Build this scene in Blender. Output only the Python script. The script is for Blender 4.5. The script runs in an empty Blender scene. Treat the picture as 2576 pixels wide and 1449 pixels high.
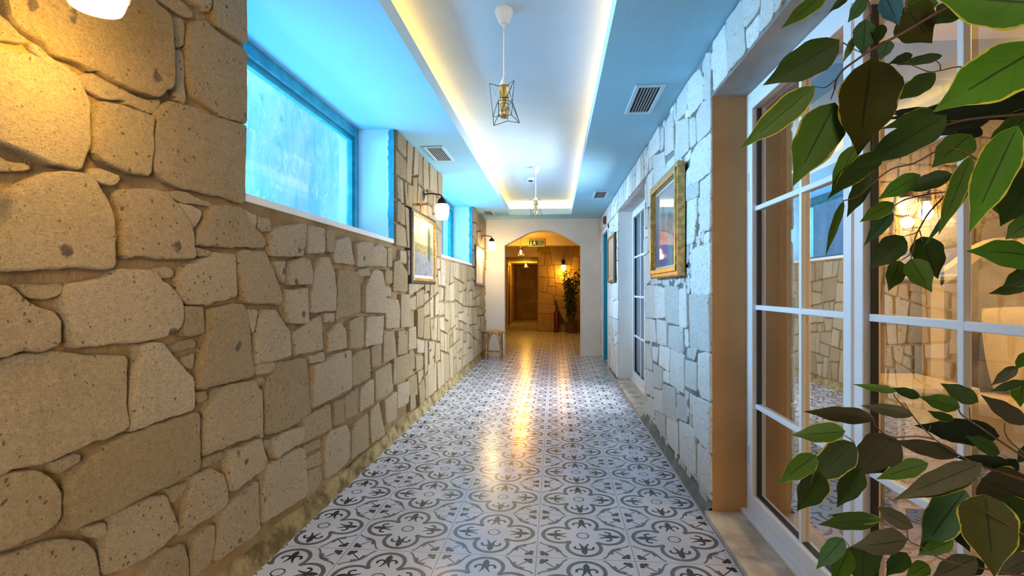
import bpy, bmesh, math, random
from mathutils import Vector, Matrix, noise
from math import sin, cos, pi, sqrt, atan, atan2, radians, floor, hypot

SC = bpy.context.scene
COL = SC.collection
RNG = random.Random(7)

# ------------------------------------------------------------------ camera model
H = 1.2; F = 1292.0; UV = 1397.0; V0 = 728.0
TH = atan((UV - 1288.0) / F); CT = cos(TH); ST = sin(TH)

def at_depth(u, v, zc):
    xc = (u - 1288.0) / F * zc
    return Vector((xc * CT - zc * ST, xc * ST + zc * CT, H + (V0 - v) / F * zc))

def on_x(u, v, X):
    zc = F * X / (CT * (u - UV))
    return Vector((X, (zc + X * ST) / CT, H + (V0 - v) / F * zc))

def on_y(u, v, Y):
    k = (u - 1288.0) / F
    X = Y * (k * CT - ST) / (CT + k * ST)
    zc = -X * ST + Y * CT
    return Vector((X, Y, H + (V0 - v) / F * zc))

cam = bpy.data.cameras.new('camera')
camo = bpy.data.objects.new('camera', cam)
COL.objects.link(camo)
camo.location = (0, 0, H)
camo.rotation_euler = (pi / 2, 0, TH)
cam.sensor_width = 36.0
cam.lens = F / 2576.0 * 36.0
cam.shift_y = (V0 - 724.5) / 2576.0
cam.clip_start = 0.02
SC.camera = camo

# ------------------------------------------------------------------ node helpers
class E:
    """a value socket with arithmetic"""
    def __init__(s, nt, sock): s.nt = nt; s.s = sock
    def _op(s, op, *others, clamp=False):
        n = s.nt.nodes.new('ShaderNodeMath'); n.operation = op; n.use_clamp = clamp
        for i, o in enumerate((s,) + others):
            if isinstance(o, E): s.nt.links.new(o.s, n.inputs[i])
            else: n.inputs[i].default_value = float(o)
        return E(s.nt, n.outputs[0])
    def __add__(s, o): return s._op('ADD', o)
    __radd__ = __add__
    def __mul__(s, o): return s._op('MULTIPLY', o)
    __rmul__ = __mul__
    def __sub__(s, o): return s._op('SUBTRACT', o)
    def __rsub__(s, o): return (s * -1.0) + o
    def __truediv__(s, o): return s._op('DIVIDE', o)
    def lt(s, o): return s._op('LESS_THAN', o)
    def gt(s, o): return s._op('GREATER_THAN', o)
    def abs(s): return s._op('ABSOLUTE')
    def sqrt(s): return s._op('SQRT')
    def pow(s, o): return s._op('POWER', o)
    def fract(s): return s._op('FRACT')
    def floor(s): return s._op('FLOOR')
    def min(s, o): return s._op('MINIMUM', o)
    def max(s, o): return s._op('MAXIMUM', o)
    def sin(s): return s._op('SINE')
    def clamp(s): return s._op('ADD', 0.0, clamp=True)
    def smooth(s, a, b):
        n = s.nt.nodes.new('ShaderNodeMapRange'); n.interpolation_type = 'SMOOTHSTEP'
        s.nt.links.new(s.s, n.inputs[0])
        n.inputs[1].default_value = a; n.inputs[2].default_value = b
        return E(s.nt, n.outputs[0])

def length2(a, b): return (a * a + b * b).sqrt()

class Mat:
    def __init__(s, name, color=(.8, .8, .8), rough=.5, metal=0.0, spec=.5, **kw):
        s.m = bpy.data.materials.new(name); s.m.use_nodes = True
        s.nt = s.m.node_tree
        s.b = s.nt.nodes['Principled BSDF']
        s.b.inputs['Base Color'].default_value = (*color, 1)
        s.b.inputs['Roughness'].default_value = rough
        s.b.inputs['Metallic'].default_value = metal
        s.b.inputs['Specular IOR Level'].default_value = spec
        for k, v in kw.items():
            k = k.replace('_', ' ')
            s.b.inputs[k].default_value = v
    def n(s, t, **props):
        n = s.nt.nodes.new(t)
        for k, v in props.items(): setattr(n, k, v)
        return n
    def l(s, a, b): s.nt.links.new(a.s if isinstance(a, E) else a, b)
    def coord(s, kind='Object'):
        return s.n('ShaderNodeTexCoord').outputs[kind]
    def xyz(s, sock):
        n = s.n('ShaderNodeSeparateXYZ'); s.l(sock, n.inputs[0])
        return [E(s.nt, o) for o in n.outputs]
    def noise(s, vec, scale, detail=3, rough=.55, dist=0):
        n = s.n('ShaderNodeTexNoise'); n.inputs['Scale'].default_value = scale
        n.inputs['Detail'].default_value = detail; n.inputs['Roughness'].default_value = rough
        n.inputs['Distortion'].default_value = dist
        s.l(vec, n.inputs['Vector']); return E(s.nt, n.outputs[0])
    def voro(s, vec, scale, rand=1.0):
        n = s.n('ShaderNodeTexVoronoi'); n.inputs['Scale'].default_value = scale
        n.inputs['Randomness'].default_value = rand
        s.l(vec, n.inputs['Vector'])
        sep = s.n('ShaderNodeSeparateColor'); s.l(n.outputs['Color'], sep.inputs[0])
        return E(s.nt, n.outputs['Distance']), E(s.nt, sep.outputs[0]), E(s.nt, sep.outputs[1])
    def mapping(s, vec, scale=(1, 1, 1), rot=(0, 0, 0)):
        n = s.n('ShaderNodeMapping'); n.inputs['Scale'].default_value = scale
        n.inputs['Rotation'].default_value = rot
        s.l(vec, n.inputs[0]); return n.outputs[0]
    def mix(s, fac, a, b, mode='MIX'):
        n = s.n('ShaderNodeMix'); n.data_type = 'RGBA'; n.blend_type = mode
        if isinstance(fac, E): s.l(fac, n.inputs[0])
        else: n.inputs[0].default_value = fac
        for i, v in ((6, a), (7, b)):
            if isinstance(v, tuple): n.inputs[i].default_value = (*v, 1)
            else: s.l(v, n.inputs[i])
        return n.outputs[2]
    def attr(s, name):
        n = s.n('ShaderNodeAttribute'); n.attribute_name = name
        return n
    def color(s, sock): s.l(sock, s.b.inputs['Base Color'])
    def rough(s, sock): s.l(sock, s.b.inputs['Roughness'])
    def bump(s, h, strength=.5, dist=.01):
        n = s.n('ShaderNodeBump'); n.inputs['Strength'].default_value = strength
        n.inputs['Distance'].default_value = dist
        s.l(h, n.inputs['Height']); s.l(n.outputs[0], s.b.inputs['Normal'])

def simple(name, color, rough=.5, metal=0.0, var=0.0, vscale=12, bump=0.0, bscale=60, **kw):
    M = Mat(name, color, rough, metal, **kw)
    co = M.coord()
    if var:
        f = M.noise(co, vscale, 4)
        dark = tuple(c * (1 - var) for c in color); light = tuple(min(1, c * (1 + var)) for c in color)
        M.color(M.mix(f.smooth(.3, .7), dark, light))
    if bump:
        M.bump(M.noise(co, bscale, 4), bump, .005)
    return M.m

def emit(name, color, strength, base=(.8, .8, .8)):
    M = Mat(name, base, .4)
    M.b.inputs['Emission Color'].default_value = (*color, 1)
    M.b.inputs['Emission Strength'].default_value = strength
    return M.m

# ------------------------------------------------------------------ materials
def stone_mat(name, ca, cb, pit=.5, grain=1.0):
    M = Mat(name, rough=.9, spec=.2)
    co = M.coord()
    big = M.noise(co, 3.0, 4)
    fine = M.noise(co, 45, 5, .7)
    tone = E(M.nt, M.attr('tone').outputs['Fac'])
    col = M.mix(big.smooth(.3, .7), ca, cb)
    col = M.mix(fine.smooth(.35, .75), col, tuple(min(1, c * 1.12) for c in ca))
    n = M.n('ShaderNodeHueSaturation'); M.l(col, n.inputs['Color'])
    M.l(tone * .36 + .82, n.inputs['Value'])
    M.l(tone * -.25 + 1.12, n.inputs['Saturation'])
    col = n.outputs[0]
    warp = M.n('ShaderNodeVectorMath', operation='ADD')
    nz = M.n('ShaderNodeTexNoise'); nz.inputs['Scale'].default_value = 30; M.l(co, nz.inputs['Vector'])
    sc = M.n('ShaderNodeVectorMath', operation='SCALE'); sc.inputs['Scale'].default_value = .03
    M.l(nz.outputs['Color'], sc.inputs[0]); M.l(co, warp.inputs[0]); M.l(sc.outputs[0], warp.inputs[1])
    d, r, g = M.voro(warp.outputs[0], 62)
    pitm = (d.lt(.30) * r.gt(1 - .20 * pit)).clamp()
    d3, r3, g3 = M.voro(warp.outputs[0], 150)
    pit3 = d3.lt(.32) * r3.gt(1 - .22 * pit)
    d2, r2, g2 = M.voro(warp.outputs[0], 9)
    inc = d2.smooth(.24, .17) * r2.gt(.84) * (M.noise(co, 50, 3) * .5 + .55)
    col = M.mix((inc * 1.1).clamp(), col, (.115, .09, .085))
    st = M.mapping(co, (1, 1, 1.7), (.6, 0, 0))
    tool = M.noise(st, 70, 6, .8)
    col = M.mix(tool.smooth(.56, .36) * .24 * grain, col, tuple(c * .40 for c in ca))  # shading of the tool marks put into the colour
    col = M.mix((pitm * .75).max(pit3 * .55), col, tuple(c * .16 for c in ca))
    speck = M.noise(co, 210, 3, .8)
    col = M.mix(speck.smooth(.52, .34) * (.12 + .20 * grain), col, tuple(c * .35 for c in ca))
    col = M.mix(speck.smooth(.58, .72) * .35, col, tuple(min(1, c * 1.35) for c in ca))
    M.color(col)
    rough_n = M.noise(co, 85, 5, .75)
    mid = M.noise(co, 26, 3, .6)
    h = rough_n * .6 * grain + tool * 1.1 * grain + mid * .8 - pitm * .7 - pit3 * .35
    M.bump(h, 1.0, .014)
    return M.m

STONE_L = stone_mat('limestone_warm', (.68, .51, .32), (.59, .43, .255), grain=1.5)
STONE_R = stone_mat('limestone_pale', (.76, .77, .74), (.68, .70, .68), pit=.8, grain=.35)
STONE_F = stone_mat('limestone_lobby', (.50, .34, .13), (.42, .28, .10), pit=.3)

def mortar_mat(name, c):
    M = Mat(name, c, .95, spec=.1)
    co = M.coord()
    f = M.noise(co, 5, 5); g = M.noise(co, 60, 5, .7)
    M.color(M.mix(f.smooth(.3, .7), tuple(x * .62 for x in c), tuple(min(1, x * 1.1) for x in c)))
    M.bump(g * .6 + M.noise(co, 18, 3) * .8, .8, .012)
    return M.m
MORTAR_L = mortar_mat('mortar_brown', (.31, .20, .10))
MORTAR_R = mortar_mat('mortar_grey', (.24, .25, .24))
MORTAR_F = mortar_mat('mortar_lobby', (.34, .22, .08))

M = Mat('skirting_mortar', rough=.95, spec=.1)
co = M.coord()
M.color(M.mix(M.noise(co, 9, 5, .7).smooth(.32, .66), (.13, .09, .04), (.40, .30, .15)))
M.bump(M.noise(co, 30, 5, .7), .9, .015)
SKIRT = M.m

def plaster(name, c, stain=.1, rough=.8):
    M = Mat(name, c, rough, spec=.25)
    co = M.coord()
    f = M.noise(co, 2.2, 5, .6)
    M.color(M.mix(f.smooth(.35, .75), c, tuple(x * (1 - stain) for x in c)))
    M.bump(M.noise(co, 25, 4) * .5 + M.noise(co, 160, 3) * .25, .35, .006)
    return M.m
PLASTER = plaster('white_plaster', (.80, .79, .77))
CEIL = plaster('ceiling_plaster', (.31, .60, .77), .05)  # white ceiling with the blue window cast mixed into its colour
TRAYC = plaster('tray_plaster', (.60, .74, .83), .05)  # part of the blue window cast is in this tint too
NICHE = plaster('niche_plaster', (.46, .74, .86), .05)  # cyan window light put into the plaster colour
JAMB_TAN = plaster('tan_plaster', (.50, .28, .12), .25)
ARCHP = plaster('arch_plaster', (.76, .73, .70), .12)
GREYREND = plaster('grey_render', (.50, .49, .46), .35)
MARBLE = simple('threshold_marble', (.52, .44, .34), .45, var=.35, vscale=7, bump=.2)
WHITEP = simple('white_upvc', (.78, .79, .82), .3)
TEALP = simple('teal_frame_paint', (.015, .27, .36), .4, var=.2)
TURQ = simple('turquoise_paint', (.02, .30, .42), .35)
GASKET = simple('black_gasket', (.02, .02, .022), .5)
BLACKM = simple('dark_bronze', (.035, .024, .018), .38, .8)
GOLDF = simple('gilt_wood', (.42, .27, .09), .35, .65, var=.35, vscale=30)
DARKF = simple('dark_frame_wood', (.045, .03, .022), .4, .2)
BROWNF = simple('brown_frame_wood', (.30, .15, .06), .4, .3, var=.2)
CREAMMAT = simple('cream_mount', (.62, .55, .40), .8)
VENTW = simple('vent_white_metal', (.48, .62, .68), .4)
VENTD = simple('vent_dark', (.012, .014, .016), .8)
VENTS = simple('vent_slat', (.30, .34, .36), .5)
PLASTW = simple('white_plastic', (.80, .78, .76), .35)
BRASS = simple('brass', (.72, .48, .20), .22, 1.0)
WIRE = simple('cage_wire', (.12, .13, .14), .35, .9)
WIREB = simple('bronze_cage_wire', (.10, .05, .02), .4, .6)
BAMBOO = simple('bamboo_cane', (.42, .22, .065), .45, var=.45, vscale=14)
REDM = simple('red_enamel', (.13, .008, .010), .3)
BLACKR = simple('black_rubber', (.02, .012, .012), .5)
POTB = simple('woven_brown_pot', (.10, .05, .025), .8, var=.4, vscale=40, bump=.6, bscale=50)
BARK = simple('ficus_bark', (.075, .032, .018), .7, var=.35, vscale=40, bump=.4)
TWIG = simple('olive_twig', (.055, .032, .012), .7)
LINEN = simple('cream_linen', (.72, .60, .40), .85, var=.08, vscale=6, bump=.15, bscale=30)
UPHOL = simple('grey_beige_upholstery', (.42, .35, .27), .85, var=.1, bump=.2, bscale=140)
CREAMW = simple('cream_painted_wood', (.72, .60, .42), .45, var=.06)
WOODF = simple('bedroom_wood_floor', (.40, .27, .16), .35, var=.3, vscale=5)
CURTAIN = simple('tan_curtain', (.56, .38, .19), .9, var=.12, vscale=5)
SHEER = simple('blue_grey_curtain', (.10, .28, .42), .9)
ROOMCEIL = plaster('room_ceiling', (.72, .66, .60), .08)
DARKPANEL = simple('dark_wardrobe', (.035, .026, .02), .5)

# glass that lets lamps through
def glass(name, tint=(1, 1, 1), refl=1.0, ior=1.5):
    m = bpy.data.materials.new(name); m.use_nodes = True
    nt = m.node_tree; nt.nodes.clear()
    out = nt.nodes.new('ShaderNodeOutputMaterial')
    tr = nt.nodes.new('ShaderNodeBsdfTransparent'); tr.inputs[0].default_value = (*tint, 1)
    gl = nt.nodes.new('ShaderNodeBsdfGlossy'); gl.inputs['Roughness'].default_value = 0.0
    gl.inputs['Color'].default_value = (1, 1, 1, 1)
    fr = nt.nodes.new('ShaderNodeFresnel'); fr.inputs[0].default_value = ior
    mu = nt.nodes.new('ShaderNodeMath'); mu.operation = 'MULTIPLY'; mu.inputs[1].default_value = refl; mu.use_clamp = True
    mx = nt.nodes.new('ShaderNodeMixShader')
    ge = nt.nodes.new('ShaderNodeNewGeometry'); mr = nt.nodes.new('ShaderNodeMapRange')
    mr.inputs[3].default_value = ior; mr.inputs[4].default_value = 1 / ior
    nt.links.new(ge.outputs['Backfacing'], mr.inputs[0]); nt.links.new(mr.outputs[0], fr.inputs[0])
    nt.links.new(fr.outputs[0], mu.inputs[0]); nt.links.new(mu.outputs[0], mx.inputs[0])
    nt.links.new(tr.outputs[0], mx.inputs[1]); nt.links.new(gl.outputs[0], mx.inputs[2])
    nt.links.new(mx.outputs[0], out.inputs[0])
    return m
GLASS = glass('window_glass', (.96, .98, 1.0), 1.0)
GLASS_DOOR = glass('door_glass', (.96, .97, .97), 4.2, 1.5)

# patterned floor tiles -------------------------------------------------
T = .4355; TX0 = .1335; TY0 = 2.522
def tile_mat():
    M = Mat('patterned_cement_tile', rough=.28, spec=.5)
    x, y, z = M.xyz(M.coord())
    px = ((x - TX0) / T + .5 + 40).fract() - .5
    py = ((y - TY0) / T + .5 + 40).fract() - .5
    a = px.abs(); b = py.abs()
    S = a.max(b); t = a.min(b)
    c, r = .265, .200
    d = length2(S - c, t) - r
    d2 = length2(S - (c - .004), t) - (r - .041)
    band = d.lt(0) * d2.gt(0) * (S + t).gt(.31)
    bud = length2(S - .148, t - .148).lt(.017).max((S - t).abs().lt(.010) * S.gt(.145) * S.lt(.19))
    bud = bud.max(length2(S - .166, t - .140).lt(.012))
    # corner ornament
    qx = a * -1 + .5; qy = b * -1 + .5
    m = qx.min(qy); Mx = qx.max(qy)
    k = ((Mx - .195) / .125)
    mc = k * -.155 + .182 + (k * 6.28).sin() * .020
    leaf = (m - mc).abs().lt((k * -1 + 1) * .034 + .008) * k.gt(0) * k.lt(1)
    leaf2 = length2(m - .125, Mx - .235).lt(.030) * (m - .10 - (Mx - .2) * .6).gt(0)
    grey = band.max(bud).max(leaf).max(leaf2)
    clover = length2(m - .078, Mx - .078).lt(.024).max(length2(m - .055, Mx - .103).lt(.024)).max(length2(m - .05, Mx - .062).lt(.018))
    stem = (m - Mx).abs().lt(.010) * Mx.gt(.08) * Mx.lt(.205)
    # fleur
    l = length2(px, py)
    ring = l.lt(.071) * l.gt(.057)
    e = (S - .342) / .072
    lens = t.lt((e * e * -1 + 1) * .033)
    q = length2(S - .268, t - .060)
    hook = q.lt(.053) * q.gt(.026) * S.gt(.264 - 0.0)
    hook = hook.max(length2(S - .260, t - .098).lt(.015))
    k2 = ((S * -1 + .295) / .115).clamp()
    tail = (t - (k2 * k2 * .038 + .014)).abs().lt((k2 * -.65 + 1) * .021) * S.gt(.18) * S.lt(.295)
    dark = ring.max(lens).max(hook).max(tail).max(clover).max(stem)
    co = M.coord()
    base = M.mix(M.noise(co, 3, 3).smooth(.3, .7), (.54, .55, .63), (.62, .63, .71))
    col = M.mix(grey, base, (.12, .115, .12))
    col = M.mix(dark, col, (.028, .027, .030))
    grout = qx.lt(.0045).max(qy.lt(.0045))
    joint = a.lt(.0018).max(b.lt(.0018))
    col = M.mix(grout * .75, col, (.12, .115, .11))
    col = M.mix(joint * .28, col, (.25, .25, .25))
    M.color(col)
    M.rough(M.noise(co, 6, 3) * .14 + .17)
    M.bump(grout * -1.0 + M.noise(co, 9, 2) * .25, .25, .004)
    return M.m
TILE = tile_mat()

# leaves ------------------------------------------------------------------
def leaf_mat():
    M = Mat('ficus_leaf', rough=.6, spec=.18)
    u, w, _ = M.xyz(M.coord('UV'))
    tone = M.attr('leaf_tone').outputs['Color']
    edge = E(M.nt, M.attr('leaf_edge').outputs['Fac'])
    co = M.coord()
    wob = M.noise(co, 60, 2) * .30
    aw = (w - .5).abs() * 2
    margin = (aw + wob - .15).gt(1.0 - edge) * edge.gt(.01)
    rib = aw.lt(.045) * u.lt(.72) * u.gt(.04)
    veins = ((u * 26 - aw * 5).sin()).smooth(.9, 1.0) * .12
    col = M.mix(M.noise(co, 22, 4).smooth(.25, .8), tone, (1.25, 1.25, 1.2), 'MIX')
    n = M.n('ShaderNodeMix'); n.data_type = 'RGBA'; n.blend_type = 'MULTIPLY'; n.inputs[0].default_value = .35
    M.l(tone, n.inputs[6])
    M.l(M.mix(M.noise(co, 30, 4).smooth(.25, .8), (.45, .45, .45), (1.0, 1.0, 1.0)), n.inputs[7])
    col = n.outputs[2]
    col = M.mix(veins, col, (.005, .008, .002))
    col = M.mix(rib * .8, col, (.008, .012, .003))
    col = M.mix(margin * .85, col, (.34, .29, .04))
    M.color(col)
    M.bump(M.noise(co, 260, 2) * .3 + rib * -.8, .25, .002)
    return M.m
LEAF = leaf_mat()
LEAF_FAR = simple('bamboo_leaf', (.035, .06, .012), .5, var=.5, vscale=30)

# ------------------------------------------------------------------ mesh builder
class MB:
    def __init__(s): s.v = []; s.f = []; s.m = []; s.t = []; s.uv = None
    def add(s, verts, faces, m=0, tone=.5):
        o = len(s.v); s.v.extend([tuple(p) for p in verts])
        for f in faces:
            s.f.append(tuple(i + o for i in f)); s.m.append(m); s.t.append(tone)
        return s
    def box(s, x0, x1, y0, y1, z0, z1, m=0, fm=None):
        v = [(x, y, z) for z in (z0, z1) for y in (y0, y1) for x in (x0, x1)]
        F_ = {'-z': (0, 2, 3, 1), '+z': (4, 5, 7, 6), '-y': (0, 1, 5, 4), '+y': (2, 6, 7, 3), '-x': (0, 4, 6, 2), '+x': (1, 3, 7, 5)}
        o = len(s.v); s.v.extend(v)
        for k, f in F_.items():
            s.f.append(tuple(i + o for i in f)); s.m.append((fm or {}).get(k, m)); s.t.append(.5)
        return s
    def bar(s, p, q, w, h, up=(0, 0, 1), m=0):
        p = Vector(p); q = Vector(q); d = (q - p).normalized(); up = Vector(up)
        a = d.cross(up).normalized(); b = a.cross(d)
        v = []
        for e in (p, q):
            for sa, sb in ((-1, -1), (1, -1), (1, 1), (-1, 1)):
                v.append(e + a * sa * w / 2 + b * sb * h / 2)
        return s.add(v, [(0, 3, 2, 1), (4, 5, 6, 7), (0, 1, 5, 4), (1, 2, 6, 5), (2, 3, 7, 6), (3, 0, 4, 7)], m)
    def tube(s, pts, r, n=8, m=0, cap=True, closed=False):
        pts = [Vector(p) for p in pts]; N = len(pts)
        rs = r if isinstance(r, (list, tuple)) else [r] * N
        rings = []; ref = None
        for i, p in enumerate(pts):
            if closed: d = pts[(i + 1) % N] - pts[i - 1]
            else: d = pts[min(i + 1, N - 1)] - pts[max(i - 1, 0)]
            if d.length < 1e-9: d = Vector((0, 0, 1))
            d.normalize()
            if ref is None:
                ref = Vector((0, 0, 1)) if abs(d.z) < .9 else Vector((1, 0, 0))
            a = d.cross(ref)
            if a.length < 1e-6: a = d.orthogonal()
            a.normalize(); b = a.cross(d).normalized(); ref = b
            rings.append([p + (a * cos(2 * pi * j / n) + b * sin(2 * pi * j / n)) * rs[i] for j in range(n)])
        v = [q for ring in rings for q in ring]; f = []
        for i in range(N if closed else N - 1):
            i2 = (i + 1) % N
            for j in range(n):
                j2 = (j + 1) % n
                f.append((i * n + j, i * n + j2, i2 * n + j2, i2 * n + j))
        if cap and not closed:
            f.append(tuple(range(n))[::-1]); f.append(tuple((N - 1) * n + j for j in range(n)))
        return s.add(v, f, m)
    def lathe(s, prof, n=24, M_=None, m=0, sx=1, sy=1):
        """prof: (r,z) pairs around local z"""
        v = []; f = []
        for r, z in prof:
            for j in range(n):
                p = Vector((r * cos(2 * pi * j / n) * sx, r * sin(2 * pi * j / n) * sy, z))
                v.append(M_ @ p if M_ else p)
        for i in range(len(prof) - 1):
            for j in range(n):
                j2 = (j + 1) % n
                f.append((i * n + j, i * n + j2, (i + 1) * n + j2, (i + 1) * n + j))
        if prof[0][0] > 1e-5: f.append(tuple(range(n))[::-1])
        if prof[-1][0] > 1e-5: f.append(tuple((len(prof) - 1) * n + j for j in range(n)))
        return s.add(v, f, m)

def build(name, mb, mats, parent=None, smooth=None, tone=False, loc=None, recalc=False, bevel=0, bsegs=2):
    me = bpy.data.meshes.new(name)
    me.from_pydata(mb.v, [], mb.f)
    mats = mats if isinstance(mats, (list, tuple)) else [mats]
    for k in mats: me.materials.append(k)
    me.polygons.foreach_set('material_index', mb.m)
    if tone:
        at = me.attributes.new('tone', 'FLOAT', 'FACE'); at.data.foreach_set('value', mb.t)
    if recalc or bevel:
        bm = bmesh.new(); bm.from_mesh(me)
        if bevel:
            bmesh.ops.bevel(bm, geom=bm.edges[:], offset=bevel, segments=bsegs, affect='EDGES', profile=.5)
        bmesh.ops.recalc_face_normals(bm, faces=bm.faces[:])
        bm.to_mesh(me); bm.free()
    if smooth:
        me.polygons.foreach_set('use_smooth', [True] * len(me.polygons))
        me.set_sharp_from_angle(angle=radians(smooth))
    me.update()
    o = bpy.data.objects.new(name, me); COL.objects.link(o)
    if parent: o.parent = parent
    if loc: o.location = loc
    return o

def pane_quad(x, y0, y1, z0, z1):
    return MB().add([(x, y0, z0), (x, y1, z0), (x, y1, z1), (x, y0, z1)], [(0, 1, 2, 3)])

def tag(o, label=None, cat=None, group=None, kind=None):
    if label: o['label'] = label
    if cat: o['category'] = cat
    if group: o['group'] = group
    if kind: o['kind'] = kind
    return o

def thing(name, label, cat, loc=(0, 0, 0), rz=0, group=None, kind=None):
    o = bpy.data.objects.new(name, None); COL.objects.link(o)
    o.location = loc; o.rotation_euler = (0, 0, rz); o.empty_display_size = .05
    return tag(o, label, cat, group, kind)

def dup(root, loc, label=None, rz=None):
    def cp(o, par):
        c = o.copy(); COL.objects.link(c); c.parent = par
        for ch in o.children: cp(ch, c)
        return c
    c = cp(root, None); c.location = loc
    if rz is not None: c.rotation_euler = (0, 0, rz)
    if label: c['label'] = label
    return c

def struct(name, mb, mats, **kw):
    return tag(build(name, mb, mats, **kw), kind='structure')

def lamp(name, kind, loc, energy, color, size=.1, size_y=None, rot=(0, 0, 0), spread=None):
    l = bpy.data.lights.new(name, kind); l.energy = energy; l.color = color
    if kind == 'AREA':
        l.shape = 'RECTANGLE'; l.size = size; l.size_y = size_y or size
        if spread: l.spread = spread
    elif kind == 'POINT': l.shadow_soft_size = size
    o = bpy.data.objects.new(name, l); COL.objects.link(o)
    o.location = loc; o.rotation_euler = rot
    return o

# ------------------------------------------------------------------ stones
def area(p): return .5 * sum(p[i][0] * p[(i + 1) % len(p)][1] - p[(i + 1) % len(p)][0] * p[i][1] for i in range(len(p)))
def inside(pt, poly):
    x, y = pt; r = False; n = len(poly)
    for i in range(n):
        x0, y0 = poly[i]; x1, y1 = poly[(i + 1) % n]
        if (y0 > y) != (y1 > y) and x < (x1 - x0) * (y - y0) / (y1 - y0) + x0: r = not r
    return r
def inset(p, g):
    """offset vertices inward along their averaged normals"""
    if area(p) < 0: p = p[::-1]
    n = len(p); out = []
    for i in range(n):
        ax, ay = p[i - 1]; bx, by = p[i]; cx, cy = p[(i + 1) % n]
        d1 = (bx - ax, by - ay); d2 = (cx - bx, cy - by)
        l1 = hypot(*d1) or 1e-9; l2 = hypot(*d2) or 1e-9
        n1 = (-d1[1] / l1, d1[0] / l1); n2 = (-d2[1] / l2, d2[0] / l2)
        mx, my = n1[0] + n2[0], n1[1] + n2[1]; ml = hypot(mx, my) or 1e-9
        mx, my = mx / ml, my / ml
        k = g / max(.5, mx * n1[0] + my * n1[1])
        out.append((bx + mx * k, by + my * k))
    return out
def guillotine(rect, size, rng, gap):
    a0, a1, b0, b1 = rect
    st = [[(a0, b0), (a1, b0), (a1, b1), (a0, b1)]]; out = []
    while st:
        p = st.pop()
        w = max(q[0] for q in p) - min(q[0] for q in p); h = max(q[1] for q in p) - min(q[1] for q in p)
        tgt = size * size * rng.choice((.35, .8, 1.1, 1.4, 1.9))
        if abs(area(p)) < tgt:
            q = inset(p, gap / 2)
            if min(max(x[0] for x in q) - min(x[0] for x in q), max(x[1] for x in q) - min(x[1] for x in q)) > gap * 1.5 and area(q) > 0.0006: out.append(q)
            continue
        cx = sum(q[0] for q in p) / len(p); cy = sum(q[1] for q in p) / len(p)
        sl = rng.uniform(-.22, .22)
        if w > h * .98: d = (sl, 1.0); cx += rng.uniform(-.16, .16) * w
        else: d = (1.0, sl); cy += rng.uniform(-.16, .16) * h
        L, R = [], []
        n = len(p)
        for i in range(n):
            q0, q1 = p[i], p[(i + 1) % n]
            s0 = (q0[0] - cx) * d[1] - (q0[1] - cy) * d[0]; s1 = (q1[0] - cx) * d[1] - (q1[1] - cy) * d[0]
            (L if s0 >= 0 else R).append(q0)
            if s0 * s1 < 0:
                k = s0 / (s0 - s1); x = (q0[0] + (q1[0] - q0[0]) * k, q0[1] + (q1[1] - q0[1]) * k)
                L.append(x); R.append(x)
        if len(L) > 2 and len(R) > 2: st += [L, R]
        else: out.append(inset(p, gap / 2))
    return out
def clash(p, others):
    ps = [(sum(q[0] for q in p) / len(p), sum(q[1] for q in p) / len(p))]
    n = len(p)
    for i in range(n):
        for k in (0, .33, .66): ps.append((p[i][0] + (p[(i + 1) % n][0] - p[i][0]) * k, p[i][1] + (p[(i + 1) % n][1] - p[i][1]) * k))
    x0 = min(q[0] for q in p); x1 = max(q[0] for q in p); y0 = min(q[1] for q in p); y1 = max(q[1] for q in p)
    for o, (a0, a1, b0, b1) in others:
        if a1 < x0 or a0 > x1 or b1 < y0 or b0 > y1: continue
        if any(inside(q, o) for q in ps) or any(inside(q, p) for q in o): return True
    return False
def bb(p): return (min(q[0] for q in p), max(q[0] for q in p), min(q[1] for q in p), max(q[1] for q in p))
def fill(traced, rects, size, rng, gap):
    base = [(p, bb(p)) for p in traced]; out = list(traced)
    for rc in rects:
        for p in guillotine(rc, size, rng, gap):
            cx = sum(q[0] for q in p) / len(p); cy = sum(q[1] for q in p) / len(p)
            done = False
            for sc in (1, .8, .6):
                for dx, dy in ((0, 0), (.05, 0), (-.05, 0), (0, .05), (0, -.05), (.04, .04), (-.04, -.04), (.04, -.04), (-.04, .04)):
                    q = [(cx + dx + (x - cx) * sc, cy + dy + (y - cy) * sc) for x, y in p]
                    x0, x1, y0, y1 = bb(q)
                    if x0 < rc[0] or x1 > rc[1] or y0 < rc[2] or y1 > rc[3]: continue
                    if not clash(q, base): done = True; break
                    if not traced: break
                if done: break
            if done: out.append(q); base.append((q, bb(q)))
    return out
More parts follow.
